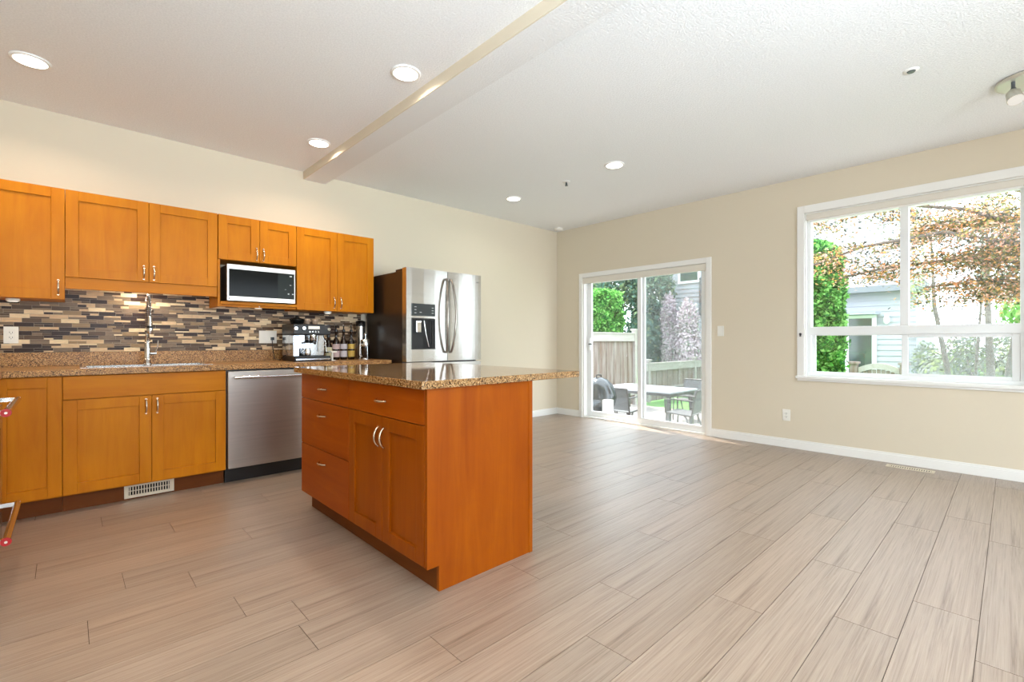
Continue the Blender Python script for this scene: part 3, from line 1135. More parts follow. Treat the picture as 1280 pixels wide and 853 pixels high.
# dispenser
MB().box(2.348, FYF - 0.004, 1.333, 2.606, FYF + 0.010, 1.449).build('display_panel', mat('dispenser_display', (58, 64, 66), 0.12), t_, bevel=0.002)
for (ix, iz) in ((2.372, 1.415), (2.372, 1.388), (2.372, 1.358), (2.565, 1.41), (2.565, 1.385), (2.565, 1.36), (2.43, 1.365)):
    MB().box(ix, FYF - 0.0052, iz, ix + 0.022, FYF - 0.0041, iz + 0.005).build('display_mark', M_icon, t_)
bz = MB()
bz.box(2.348, FYF - 0.004, 1.302, 2.606, FYF + 0.008, 1.312).box(2.348, FYF - 0.004, 1.016, 2.606, FYF + 0.008, 1.026)
bz.box(2.348, FYF - 0.004, 1.026, 2.356, FYF + 0.008, 1.302).box(2.598, FYF - 0.004, 1.026, 2.606, FYF + 0.008, 1.302)
bz.box(2.356, FYF + 0.050, 1.026, 2.598, FYF + 0.056, 1.302)
bz.build('dispenser_recess', M_black, t_)
MB().box(2.40, FYF + 0.006, 1.175, 2.46, FYF + 0.05, 1.285).build('ice_chute', M_chrome, t_, bevel=0.008)
MB().tube([(2.50, FYF + 0.03, 1.29), (2.515, FYF + 0.02, 1.16), (2.55, FYF + 0.025, 1.04)], 0.006, 8).build('water_paddle', M_chrome, t_)
text_mesh('SAMSUNG', 0.019, (3.07, FYF + 0.006, 1.703), (1, 0, 0), (0, 0, 1)).build('maker_logo', M_grey, rd_, recalc=False)

# ------------------------------------------------------------------ range at left edge
t_ = thing('range', (-0.55, 3.19, 0), 'stainless steel range at the left edge, tubular handles with red end badges', 'oven')
MB().box(-0.915, 2.81, 0.05, -0.27, 3.566, 0.905).build('body', M_steel, t_, bevel=0.003)
MB().box(-0.88, 2.83, 0.0, -0.32, 3.55, 0.05).build('base', M_black, t_)
MB().box(-0.915, 2.81, 0.905, -0.31, 3.566, 0.92).build('cooktop', M_black, t_, bevel=0.002)
od = MB().box(-0.27, 2.815, 0.345, -0.238, 3.561, 0.77).build('oven_door', M_steel, t_, bevel=0.004)
MB().box(-0.2379, 2.93, 0.42, -0.2365, 3.45, 0.66).build('door_glass', M_blackg, od)
dw_ = MB().box(-0.27, 2.815, 0.07, -0.24, 3.561, 0.335).build('drawer', M_steel, t_, bevel=0.004)
MB().box(-0.27, 2.815, 0.78, -0.262, 3.561, 0.90).build('control_panel', M_steel, t_, bevel=0.004)
for i in range(5):
    MB().lathe((-0.262, 2.92 + i * 0.12, 0.845), [(0.022, 0), (0.022, 0.003), (0.018, 0.018), (0.015, 0.020)], 16, 'x').build('control_knob', M_steel, t_)
for par, zz in ((od, 0.797 - 0.045 + 0.045), (dw_, 0.263)):
    hb = MB().tube([(-0.182, 2.86, zz), (-0.182, 3.515, zz)], 0.0135, 14)
    for y in (2.88, 3.50):
        hb.box(-0.245, y - 0.010, zz - 0.010, -0.172, y + 0.010, zz + 0.010)
    ho = hb.build('handle', M_chrome, par, bevel=0.0)
    MB().lathe((-0.182, 2.8595, zz), [(0.0165, -0.006), (0.0175, 0.0)], 18, 'y').build('end_badge', M_red, par)
    MB().lathe((-0.182, 2.8525, zz), [(0.005, -0.002), (0.005, 0.001)], 14, 'y').build('badge_centre', M_white, par)

# ------------------------------------------------------------------ island
XI = 1.140
IM = imap(XI)
IY0, IY1 = 1.716, 3.195
t_ = thing('kitchen_island', (1.45, 2.45, 0), 'orange maple kitchen island with drawers, two doors and a plain end panel', 'kitchen island')
MB().box(XI, IY0 + 0.019, 0.115, 1.738, IY1, 0.888).box(1.205, IY0 + 0.019, 0.0, 1.738, IY1 - 0.01, 0.115).build('carcass', M_iv, t_)
ep = MB()
ep.add([(1.121, IY0, 0.113), (1.182, IY0, 0.113), (1.182, IY0, 0.0), (1.757, IY0, 0.0), (1.757, IY0, 0.889), (1.121, IY0, 0.889),
        (1.121, IY0 + 0.018, 0.113), (1.182, IY0 + 0.018, 0.113), (1.182, IY0 + 0.018, 0.0), (1.757, IY0 + 0.018, 0.0), (1.757, IY0 + 0.018, 0.889), (1.121, IY0 + 0.018, 0.889)],
       [(0, 1, 2, 3, 4, 5), (11, 10, 9, 8, 7, 6)] + [(i, (i + 1) % 6, (i + 1) % 6 + 6, i + 6) for i in range(6)])
ep.build('end_panel', M_iv, t_, bevel=0.001)
MB().box(1.738, IY0 - 0.004, 0.0, 1.763, IY0 + 0.04, 0.889).build('corner_trim', M_iv, t_, bevel=0.001)
MB().box(1.738, IY0 + 0.04, 0.0, 1.752, IY1, 0.889).build('back_panel', M_iv, t_, bevel=0.001)
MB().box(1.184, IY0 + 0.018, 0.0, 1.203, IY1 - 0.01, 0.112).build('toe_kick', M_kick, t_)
u0, um, u1, ud = IY0 + 0.020, 2.483, IY1, 2.109
zt_ = 0.884
slab(t_, IM, um, u1, 0.728, zt_, M_ih, (2.835, 0.806, False))
slab(t_, IM, um, u1, 0.436, 0.727, M_ih, (2.845, 0.645, False))
slab(t_, IM, um, u1, 0.115, 0.435, M_ih, (2.845, 0.358, False))
slab(t_, IM, u0, um, 0.728, zt_, M_ih, (2.12, 0.803, False))
shaker(t_, IM, u0, ud, 0.115, 0.727, M_iv, (2.09, 0.625, True))
shaker(t_, IM, ud, um, 0.115, 0.727, M_iv, (2.145, 0.625, True))
it = MB().box(1.085, 1.700, 0.8895, 2.135, 3.235, 0.9245)
tag(it.build('island_countertop', M_gran, bevel=0.003), 'polished granite slab overhanging the right side of the kitchen island', 'countertop')

# ------------------------------------------------------------------ things on the kitchen counter
ZS = 0.9153
t_ = thing('espresso_machine', (1.60, 4.42, ZS), 'black and steel espresso machine on the counter under the wall cabinet', 'coffee machine')
ex0, ex1, ey0, ey1 = 1.43, 1.755, 4.27, 4.58
M_mirror = mat('mirror_steel', (214, 218, 224), 0.12, metal=1.0)
MB().box(ex0, ey0 - 0.02, ZS, ex1, ey1, ZS + 0.012).box(ex0 + 0.005, ey0 - 0.015, ZS + 0.012, ex1 - 0.005, ey1, ZS + 0.045).build('base', M_black, t_, bevel=0.004)
MB().box(ex0 + 0.01, ey0 - 0.028, ZS + 0.012, ex1 - 0.01, ey0 - 0.016, ZS + 0.026).build('drip_tray_front', M_mirror, t_, bevel=0.002)
MB().box(ex0 + 0.005, ey0 + 0.13, ZS + 0.045, ex1 - 0.005, ey1, ZS + 0.235).build('back_body', M_mirror, t_, bevel=0.004)
MB().box(ex0 + 0.005, ey0 + 0.02, ZS + 0.045, ex0 + 0.055, ey0 + 0.13, ZS + 0.23).build('side_column', M_mirror, t_, bevel=0.004)
MB().box(ex0, ey0, ZS + 0.235, ex1, ey1, ZS + 0.330).build('head', M_black, t_, bevel=0.008)
hd = MB().box(1.555, ey0 - 0.002, ZS + 0.285, 1.655, ey0, ZS + 0.312)
hd.build('display', M_white, t_)
for i in range(4):
    MB().lathe((1.568 + i * 0.025, ey0 - 0.005, ZS + 0.262), [(0.007, 0), (0.007, 0.005)], 10, 'y').build('button', M_chrome, t_)
for kx_, kz_ in ((1.515, 0.292), (1.735, 0.285), (1.447, 0.29)):
    MB().lathe((kx_, ey0 - 0.016, ZS + kz_), [(0.014, 0), (0.017, 0.004), (0.017, 0.016)], 16, 'y').build('control_knob', M_chrome, t_)
MB().lathe((1.62, ey0 + 0.07, ZS + 0.185), [(0.030, 0), (0.034, 0.01), (0.034, 0.05)], 20).build('group_head', M_chrome, t_)
MB().lathe((1.62, ey0 + 0.07, ZS + 0.160), [(0.024, 0), (0.032, 0.012), (0.032, 0.026)], 20).tube([(1.62, ey0 + 0.04, ZS + 0.172), (1.60, ey0 - 0.035, ZS + 0.160)], 0.011, 10).build('portafilter', M_black, t_)
MB().tube([(1.715, ey0 + 0.08, ZS + 0.235), (1.72, ey0 + 0.03, ZS + 0.17), (1.725, ey0 + 0.02, ZS + 0.08)], 0.005, 8).build('steam_wand', M_chrome, t_)
MB().lathe((1.50, ey0 + 0.12, ZS + 0.330), [(0.050, 0), (0.062, 0.035), (0.063, 0.045), (0.030, 0.055)], 24).lathe((1.50, ey0 + 0.12, ZS + 0.385), [(0.012, 0), (0.014, 0.014), (0.006, 0.02)], 16).build('bean_hopper', M_blackg, t_)
MB().tube([(ex0 + 0.002, 4.50, ZS + 0.05), (1.41, 4.56, ZS + 0.008), (1.375, 4.60, ZS + 0.02), (1.380, 4.67, ZS + 0.12), (1.385, 4.704, ZS + 0.20)], 0.004, 6).box(1.373, 4.680, ZS + 0.188, 1.397, 4.7072, ZS + 0.215).build('power_cord', M_black, t_)
jug = thing('milk_jug', (1.565, ey0 + 0.05, ZS + 0.045), 'small steel milk jug standing on the espresso machine drip tray', 'jug')
MB().lathe((1.565, ey0 + 0.05, ZS + 0.0455), [(0.026, 0), (0.030, 0.01), (0.031, 0.045), (0.024, 0.062), (0.026, 0.070)], 20).build('body', M_chrome, jug)
MB().tube([(1.540, ey0 + 0.045, ZS + 0.10), (1.518, ey0 + 0.045, ZS + 0.088), (1.516, ey0 + 0.045, ZS + 0.068), (1.535, ey0 + 0.045, ZS + 0.056)], 0.0035, 6).build('handle', M_chrome, jug)
cups = []
for (cx_, cy_, lab) in ((1.59, 4.40, 'left one of the two small glass cups on the espresso machine'), (1.665, 4.41, 'right one of the two small glass cups on the espresso machine')):
    cu_ = MB().lathe((cx_, cy_, ZS + 0.3312), [(0.022, 0), (0.028, 0.03), (0.029, 0.05), (0.026, 0.05), (0.022, 0.006)], 18).build('espresso_cup', mat('cup_glass', (150, 130, 112), 0.15))
    tag(cu_, lab, 'cup')

M_bglass = mat('dark_bottle_glass', (34, 22, 16), 0.08, spec=0.6)
M_pour = mat('pourer_black', (24, 24, 26), 0.3)


def bottle(x, y, hgt, r, label_rgb, label, acc):
    t_ = thing('syrup_bottle', (x, y, ZS), label, 'bottle', 'bottles beside the espresso machine')
    MB().lathe((x, y, ZS), [(r * 0.9, 0), (r, 0.006), (r, hgt * 0.60), (r * 0.85, hgt * 0.67), (r * 0.38, hgt * 0.78), (r * 0.34, hgt * 0.96), (r * 0.42, hgt * 0.965), (r * 0.42, hgt)], 20).build('glass_body', M_bglass, t_)
    MB().lathe((x, y, ZS + hgt * 0.10), [(r * 1.012, 0), (r * 1.012, hgt * 0.22)], 20).lathe((x, y, ZS + hgt * 0.38), [(r * 1.012, 0), (r * 1.012, hgt * 0.18)], 20).build('label', mat('paper_' + acc, label_rgb, 0.7), t_)
    MB().tube([(x, y, ZS + hgt), (x, y, ZS + hgt + 0.045), (x - 0.012, y - 0.022, ZS + hgt + 0.062)], 0.006, 8).lathe((x, y, ZS + hgt), [(r * 0.45, 0), (r * 0.45, 0.02)], 14).build('pump', M_pour, t_)


bottle(1.800, 4.43, 0.215, 0.033, (190, 182, 150), 'short dark bottle with cream label, nearest the espresso machine', 'cream')
bottle(1.868, 4.42, 0.270, 0.033, (190, 168, 168), 'dark bottle with pinkish white label, second from the espresso machine', 'pink')
bottle(1.942, 4.42, 0.270, 0.033, (186, 182, 188), 'dark bottle with a bluish white label between pink and amber labelled ones', 'white')
bottle(2.018, 4.42, 0.270, 0.033, (180, 150, 70), 'dark bottle with yellow and amber label, beside the french press', 'yellow')
t_ = thing('french_press', (2.155, 4.40, ZS), 'glass and steel french press at the end of the counter by the refrigerator', 'coffee maker')
MB().lathe((2.155, 4.40, ZS + 0.012), [(0.040, 0), (0.042, 0.004), (0.042, 0.115)], 22).build('glass_beaker', M_bglass, t_)
MB().lathe((2.155, 4.40, ZS + 0.127), [(0.046, 0), (0.047, 0.004), (0.047, 0.060), (0.040, 0.068)], 22).tube([(2.155, 4.40, ZS + 0.19), (2.155, 4.40, ZS + 0.235)], 0.004, 8).lathe((2.155, 4.40, ZS + 0.235), [(0.012, 0), (0.014, 0.012), (0.008, 0.022)], 14).build('lid_and_plunger', M_chrome, t_)
ft = MB().lathe((2.155, 4.40, ZS), [(0.048, 0), (0.048, 0.005), (0.042, 0.012)], 22)
for a in (0.6, 2.6, 4.7):
    ft.tube([(2.155 + 0.044 * math.cos(a), 4.40 + 0.044 * math.sin(a), ZS + 0.008), (2.155 + 0.044 * math.cos(a), 4.40 + 0.044 * math.sin(a), ZS + 0.13)], 0.003, 6)
ft.build('metal_stand', M_chrome, t_)
MB().tube([(2.114, 4.385, ZS + 0.15), (2.088, 4.375, ZS + 0.145), (2.084, 4.375, ZS + 0.04), (2.113, 4.388, ZS + 0.03)], 0.005, 8).build('handle', M_white, t_)
t_ = thing('canister', (2.19, 4.58, ZS), 'tall slim steel canister against the tile behind the french press', 'canister')
MB().lathe((2.19, 4.58, ZS), [(0.045, 0), (0.045, 0.33)], 22).build('body', M_steel, t_)
MB().lathe((2.19, 4.58, ZS + 0.33), [(0.047, 0), (0.047, 0.05), (0.02, 0.06)], 22).build('lid', M_black, t_)
t_ = thing('tool_stand', (1.765, 4.30, ZS), 'small white drip stand leaning at the right foot of the espresso machine', 'stand')
MB().box(1.766, 4.27, ZS, 1.800, 4.33, ZS + 0.006).box(1.774, 4.29, ZS + 0.006, 1.786, 4.302, ZS + 0.075).build('leg', M_white, t_)
MB().box(1.758, 4.265, ZS + 0.0752, 1.812, 4.335, ZS + 0.088).build('plate', M_white, t_, bevel=0.002)


# ------------------------------------------------------------------ ceiling lights
def downlight(x, y, label):
    t_ = thing('recessed_light', (x, y, H), label, 'ceiling light', 'recessed ceiling lights')
    rg = MB()
    rg.lathe((x, y, H - 0.010), [(0.090, 0.010), (0.090, 0.004), (0.085, 0.0), (0.074, 0.0), (0.074, 0.006)], 40)
    rg.build('trim_ring', M_trim, t_)
    MB().lathe((x, y, H - 0.0095), [(0.073, 0), (0.073, 0.004)], 40).build('diffuser', M_lamp, t_)
    ld = bpy.data.lights.new('recessed_lamp', 'AREA')
    ld.shape = 'DISK'
    ld.size = 0.15
    ld.energy = KITCHEN_W if x < 2 else DOWNLIGHT_W
    ld.color = KITCHEN_COL if x < 2 else DOWNLIGHT_COL
    ld.spread = math.radians(150)
    lo = bpy.data.objects.new('recessed_lamp', ld)
    COL.objects.link(lo)
    lo.parent = t_
    lo.location = (0, 0, -0.014)
    return t_


downlight(1.513, 2.551, 'recessed ceiling light beside the beam, above the kitchen island')
downlight(1.522, 3.945, 'recessed ceiling light near the kitchen wall, at the far end of the beam')
downlight(-0.153, 3.942, 'recessed ceiling light above the leftmost wall cabinet')
downlight(3.716, 2.545, 'recessed ceiling light in front of the patio door side of the room')
downlight(3.746, 3.941, 'recessed ceiling light nearest the far corner, above the refrigerator')
for (x, y) in ((-0.15, 1.15), (1.3, 0.3), (3.716, -0.6), (1.3, -1.9), (3.716, -2.2)):  # unseen downlights added to fill the rear room with light
    o_ = downlight(x, y, 'added recessed ceiling light out of view, giving fill light')


def sprinkler(x, y, label, flush):
    t_ = thing('ceiling_sprinkler', (x, y, H), label, 'fire sprinkler')
    MB().lathe((x, y, H - 0.006), [(0.018, -0.001), (0.036, 0.0), (0.040, 0.006)], 24).build('escutcheon', M_trim, t_)
    sp = MB()
    if flush:
        sp.lathe((x, y, H - 0.012), [(0.018, 0), (0.022, 0.005)], 18)
    else:
        sp.lathe((x, y, H - 0.045), [(0.016, 0), (0.016, 0.003)], 18).tube([(x, y, H - 0.042), (x, y, H - 0.007)], 0.006, 8)
        sp.tube([(x - 0.014, y, H - 0.043), (x - 0.010, y, H - 0.012)], 0.003, 6).tube([(x + 0.014, y, H - 0.043), (x + 0.010, y, H - 0.012)], 0.003, 6)
    sp.build('head', M_grey, t_)


sprinkler(3.732, 0.42, 'small round flush sprinkler in the ceiling left of the track light', True)
sprinkler(3.748, 3.153, 'small hanging sprinkler in the ceiling between the two far recessed lights', False)
t_ = thing('smoke_detector', (5.235, 4.55, H), 'round white smoke detector on the ceiling in the far corner', 'smoke detector')
MB().lathe((5.235, 4.55, H - 0.030), [(0.045, 0), (0.062, 0.006), (0.068, 0.030)], 28).build('housing', M_white, t_)
MB().lathe((5.235, 4.55, H - 0.034), [(0.018, 0), (0.020, 0.004)], 18).build('test_button', M_trim, t_)

# track light at upper right
t_ = thing('spotlight_fixture', (4.38, -0.08, H), 'white ceiling spotlight fixture with frosted lamp in upper right corner', 'ceiling light')
M_fix = mat('brushed_fixture', (206, 203, 192), 0.35, metal=0.6)
MB().lathe((4.375, -0.085, H - 0.026), [(0.150, 0), (0.165, 0.008), (0.165, 0.018), (0.150, 0.026)], 36).build('canopy', M_fix, t_)
MB().tube([(4.30, -0.005, H - 0.026), (4.30, -0.005, H - 0.075)], 0.010, 10).tube([(4.30, -0.005, H - 0.07), (4.285, -0.012, H - 0.095)], 0.014, 10).build('arm', M_grey, t_)
sh = MB()
dirv = Vector((-0.35, -0.2, -0.9)).normalized()
p0 = Vector((4.300, 0.0, H - 0.080))
sh.tube([p0, p0 + dirv * 0.02, p0 + dirv * 0.075], [0.018, 0.034, 0.040], 18)
sh.build('lamp_head', M_fix, t_)
sh = MB().tube([p0 + dirv * 0.076, p0 + dirv * 0.090, p0 + dirv * 0.102], [0.037, 0.034, 0.018], 18)
sh.build('frosted_lens', emitter('frosted_lens', (255, 248, 236), 1.1), t_)

# ------------------------------------------------------------------ outside
GZ = -0.5
M_conc = mat('patio_paving', (164, 158, 152), 0.9, var=((4, 4, 4), (146, 140, 134), 0.2))
M_lawn = mat('lawn', (112, 168, 84), 0.95, var=((12, 12, 12), (86, 140, 66), 0.2))
struct(MB().box(XW + TH, -8, GZ - 0.2, 10.4, 6.6, GZ).build('ground_patio', M_conc))
gl = MB().box(10.4, -14, GZ - 0.2, 40, 24, GZ - 0.02).box(XW + TH, 6.6, GZ - 0.2, 10.4, 24, GZ - 0.02).box(7.2, 2.2, GZ, 10.4, 3.9, GZ + 0.01)
struct(gl.build('ground_lawn', M_lawn))
struct(MB().box(-12, -20, GZ - 0.2, XW + TH, YB - TH, GZ).build('ground_front', M_conc))

M_fence = mat('weathered_boards', (150, 142, 138), 0.9, var=((9, 9, 1.2), (104, 80, 66), 0.2))
M_frail = mat('pale_fence_rail', (170, 166, 162), 0.9, var=((2, 9, 9), (154, 146, 140), 0.2))


def fence(x0, x1, y, ztop, label, posts, gz=GZ):
    t_ = thing('garden_fence', ((x0 + x1) / 2, y, gz), label, 'fence')
    n = int((x1 - x0) / 0.145)
    m_ = MB()
    for i in range(n):
        xa_ = x0 + (x1 - x0) * i / n
        xb_ = x0 + (x1 - x0) * (i + 1) / n - 0.010
        yo = 0.012 if i % 2 else 0.0
        m_.box(xa_, y + yo, gz + 0.02, xb_, y + yo + 0.018, ztop - 0.02)
    m_.build('boards', M_fence, t_)
    MB().box(x0, y - 0.045, ztop - 0.21, x1, y - 0.006, ztop - 0.03).box(x0, y - 0.06, ztop - 0.03, x1, y + 0.07, ztop).build('top_rail', M_frail, t_)
    MB().box(x0, y - 0.04, gz + 0.25, x1, y - 0.006, gz + 0.36).build('bottom_rail', M_frail, t_)
    for px in posts:
        MB().box(px - 0.05, y - 0.055, gz, px + 0.05, y + 0.045, ztop + 0.06).box(px - 0.075, y - 0.08, ztop + 0.06, px + 0.075, y + 0.07, ztop + 0.10).build('post', M_frail, t_)


fence(5.7, 10.35, 6.5, 1.30, 'tall weathered board fence seen through the left patio door panel', (5.8, 8.1, 10.35))
fence(10.55, 15.9, 6.5, 0.52, 'low stepped-down board fence seen through the right patio door panel', (11.0, 13.6, 15.8))
# arched low fence in front of neighbour's patio
t_ = thing('garden_fence', (13.2, 2.05, GZ), 'low arched picket fence below the neighbouring glass door', 'fence')
m_ = MB()
AY0, AY1 = 1.68, 2.42
n = 9
for i in range(n):
    y = AY0 + (AY1 - AY0) * i / n
    s_ = (y + 0.04 - AY0) / (AY1 - AY0)
    m_.box(13.2, y, GZ, 13.22, y + 0.072, 0.36 + 0.10 * math.sin(PI * s_))
m_.build('boards', M_fence, t_)
m_ = MB()
for i in range(14):
    ya_, yb_ = AY0 + (AY1 - AY0) * i / 14, AY0 + (AY1 - AY0) * (i + 1) / 14
    za_ = 0.36 + 0.11 * math.sin(PI * i / 14)
    zb_ = 0.36 + 0.11 * math.sin(PI * (i + 1) / 14)
    m_.add([(13.17, ya_, za_), (13.17, yb_, zb_), (13.17, yb_, zb_ + 0.13), (13.17, ya_, za_ + 0.13), (13.25, ya_, za_), (13.25, yb_, zb_), (13.25, yb_, zb_ + 0.13), (13.25, ya_, za_ + 0.13)],
           [(0, 1, 2, 3), (7, 6, 5, 4), (0, 4, 5, 1), (3, 2, 6, 7), (0, 3, 7, 4), (1, 5, 6, 2)])
m_.build('arched_rail', M_frail, t_)
for py_ in (AY0 - 0.08, AY1 + 0.08):
    MB().box(13.13, py_ - 0.07, GZ, 13.29, py_ + 0.07, 0.57).box(13.10, py_ - 0.10, 0.57, 13.32, py_ + 0.10, 0.62).build('post', M_fence, t_)

# neighbouring house
HX = 16.0
M_sid = mat('white_siding', (168, 172, 178), 0.7)
M_roofm = mat('grey_roof', (120, 124, 130), 0.8)
M_htrim = mat('house_trim', (240, 242, 244), 0.6)
M_dglass = mat('reflecting_dark_glass', (42, 58, 60), 0.08, spec=0.7, var=((2, 2, 2), (60, 88, 70), 0.15))
t_ = thing('neighbour_house', (17.5, 5.2, GZ), 'white sided neighbouring house behind the trees and fences', 'house')
sd = MB()
zz = GZ
while zz < 6.3:
    ye = 9.0
    ys = 1.7 if zz < 2.42 else 5.0
    sd.add([(HX, ys, zz), (HX, ye, zz), (HX + 0.025, ye, zz + 0.15), (HX + 0.025, ys, zz + 0.15)], [(0, 3, 2, 1)])
    sd.add([(HX, ys, zz), (HX, ye, zz), (HX + 0.03, ye, zz), (HX + 0.03, ys, zz)], [(0, 1, 2, 3)])
    zz += 0.15
sd.box(HX + 0.03, 1.7, GZ, 20, 9.0, 2.40).box(HX + 0.03, 5.0, 2.45, 17.0, 9.0, 6.35)
sd.build('siding_wall', M_sid, t_, recalc=False)
up_ = MB()
zz = 2.5
while zz < 6.3:
    up_.add([(17.0, 1.8, zz), (17.0, 5.0, zz), (17.025, 5.0, zz + 0.15), (17.025, 1.8, zz + 0.15)], [(0, 3, 2, 1)])
    up_.add([(17.0, 1.8, zz), (17.0, 5.0, zz), (17.03, 5.0, zz), (17.03, 1.8, zz)], [(0, 1, 2, 3)])
    zz += 0.15
up_.box(17.03, 1.8, 2.45, 20, 9.0, 6.35)
up_.build('upper_wall', mat('upper_siding', (196, 197, 200), 0.7), t_, recalc=False)
MB().box(HX - 0.35, 1.5, 2.42, 17.05, 5.0, 2.56).build('porch_roof', M_roofm, t_)
MB().box(HX - 0.42, 1.45, 2.40, HX - 0.35, 5.05, 2.56).build('gutter', M_roofm, t_)
MB().box(15.6, 1.4, 6.35, 20.4, 9.3, 6.6).build('main_roof', M_roofm, t_)
MB().box(16.93, 2.52, 2.56, 16.99, 2.62, 6.35).build('downspout', mat('downspout_grey', (170, 176, 186), 0.6), t_)


def hwin(y0, y1, z0, z1, x, fr=0.07, mt=None, mull=True):
    m_ = MB().box(x - 0.05, y0 - fr, z0 - fr, x, y1 + fr, z0).box(x - 0.05, y0 - fr, z1, x, y1 + fr, z1 + fr).box(x - 0.05, y0 - fr, z0, x, y0, z1).box(x - 0.05, y1, z0, x, y1 + fr, z1)
    if mull:
        ym = (y0 + y1) / 2
        m_.box(x - 0.045, ym - 0.04, z0, x, ym + 0.04, z1)
    o = m_.build('window', mt or M_htrim, t_)
    MB().box(x - 0.02, y0, z0, x - 0.005, y1, z1).build('pane', M_dglass, o)


hwin(2.62, 3.75, -0.35, 1.72, HX, 0.10)
M_dkfr = mat('dark_frame', (84, 88, 90), 0.5)
hwin(7.5, 8.15, 3.22, 4.0, HX, 0.08, mull=False)
hwin(7.08, 7.36, 2.05, 3.20, HX, 0.09, mt=M_dkfr, mull=False)
# canopy bracket over the glass door
MB().box(15.3, 2.45, 1.80, 16.0, 3.95, 1.86).build('door_awning', mat('awning_grey', (150, 156, 164), 0.6), t_)
wl = MB().lathe((15.90, 2.30, 1.55), [(0.02, 0), (0.07, 0.05), (0.07, 0.16), (0.03, 0.20)], 14).box(15.88, 2.26, 1.74, 16.0, 2.34, 1.80)
wl.build('porch_lamp', M_htrim, t_)
# second building seen at right of patio door
t_ = thing('garden_shed_window', (10.9, 5.0, 1.2), 'dark framed hanging glass lantern outside at right of the patio door', 'lantern')


# ---- foliage -------------------------------------------------------------
def leaf_mat(name, rgb, tr=0.35):
    m = bpy.data.materials.new(name)
    m.use_nodes = True
    nt = m.node_tree
    nt.nodes.clear()
    o = nt.nodes.new('ShaderNodeOutputMaterial')
    d = nt.nodes.new('ShaderNodeBsdfDiffuse')
    tl = nt.nodes.new('ShaderNodeBsdfTranslucent')
    x = nt.nodes.new('ShaderNodeMixShader')
    x.inputs[0].default_value = tr
    d.inputs[0].default_value = lin(rgb)
    tl.inputs[0].default_value = lin(rgb)
    nt.links.new(d.outputs[0], x.inputs[1])
    nt.links.new(tl.outputs[0], x.inputs[2])
    nt.links.new(x.outputs[0], o.inputs[0])
    return m


def leaf_mesh(name, pts, size, mats, parent, seed=0, flat=0.0, weights=None, shape='diamond', aspect=0.55):
    """pts Nx3 world positions; one small leaf blade each"""
    R = np.random.default_rng(seed)
    n = len(pts)
    org = np.array(ORIGIN[parent.name])
    nrm = R.normal(size=(n, 3))
    nrm[:, 2] = nrm[:, 2] * (1 + flat) + flat * 1.5 * np.sign(nrm[:, 2] + 1e-9)
    nrm /= np.linalg.norm(nrm, axis=1, keepdims=True)
    t1 = np.cross(nrm, R.normal(size=(n, 3)))
    t1 /= np.linalg.norm(t1, axis=1, keepdims=True)
    t2 = np.cross(nrm, t1)
    s = size * R.uniform(0.6, 1.3, size=(n, 1))
    P = pts - org
    a = P - t1 * s
    b_ = P + t2 * s * aspect
    c = P + t1 * s
    d = P - t2 * s * aspect
    v = np.stack([a, b_, c, d], 1).reshape(-1, 3)
    f = np.arange(n * 4).reshape(-1, 4)
    me = bpy.data.meshes.new(name)
    me.from_pydata(v.tolist(), [], f.tolist())
    for m in mats:
        me.materials.append(m)
    w = np.array(weights if weights else [1] * len(mats), float)
    idx = R.choice(len(mats), size=n, p=w / w.sum())
    me.polygons.foreach_set('material_index', idx.astype('i'))
    me.update()
    o = bpy.data.objects.new(name, me)
    COL.objects.link(o)
    o.parent = parent
    ORIGIN[o.name] = ORIGIN[parent.name]
    return o


M_bark = mat('grey_bark', (108, 98, 88), 0.9, bump=(30, 0.5))
M_birch = mat('pale_birch_bark', (132, 126, 122), 0.8, var=((8, 8, 30), (84, 78, 74), 0.15))
G_bright = [leaf_mat('leaf_fresh', (140, 198, 110)), leaf_mat('leaf_mid', (86, 154, 66)), leaf_mat('leaf_deep', (50, 108, 54))]
G_dark = [leaf_mat('leaf_blue_green', (100, 136, 122)), leaf_mat('leaf_forest', (66, 100, 84)), leaf_mat('leaf_pale_olive', (142, 164, 122))]
G_lilac = [leaf_mat('leaf_lilac', (222, 208, 214)), leaf_mat('leaf_mauve', (176, 158, 168)), leaf_mat('leaf_dust_green', (150, 164, 148))]
G_maple = [leaf_mat('maple_orange', (222, 154, 108), 0.5), leaf_mat('maple_olive', (124, 126, 76), 0.5), leaf_mat('maple_salmon', (226, 184, 166), 0.5), leaf_mat('maple_dark', (66, 70, 50), 0.4), leaf_mat('maple_amber', (222, 170, 92), 0.5)]
G_mist = [leaf_mat('leaf_silver', (170, 176, 172)), leaf_mat('leaf_sage', (136, 150, 130)), leaf_mat('leaf_pale_lime', (168, 186, 128))]


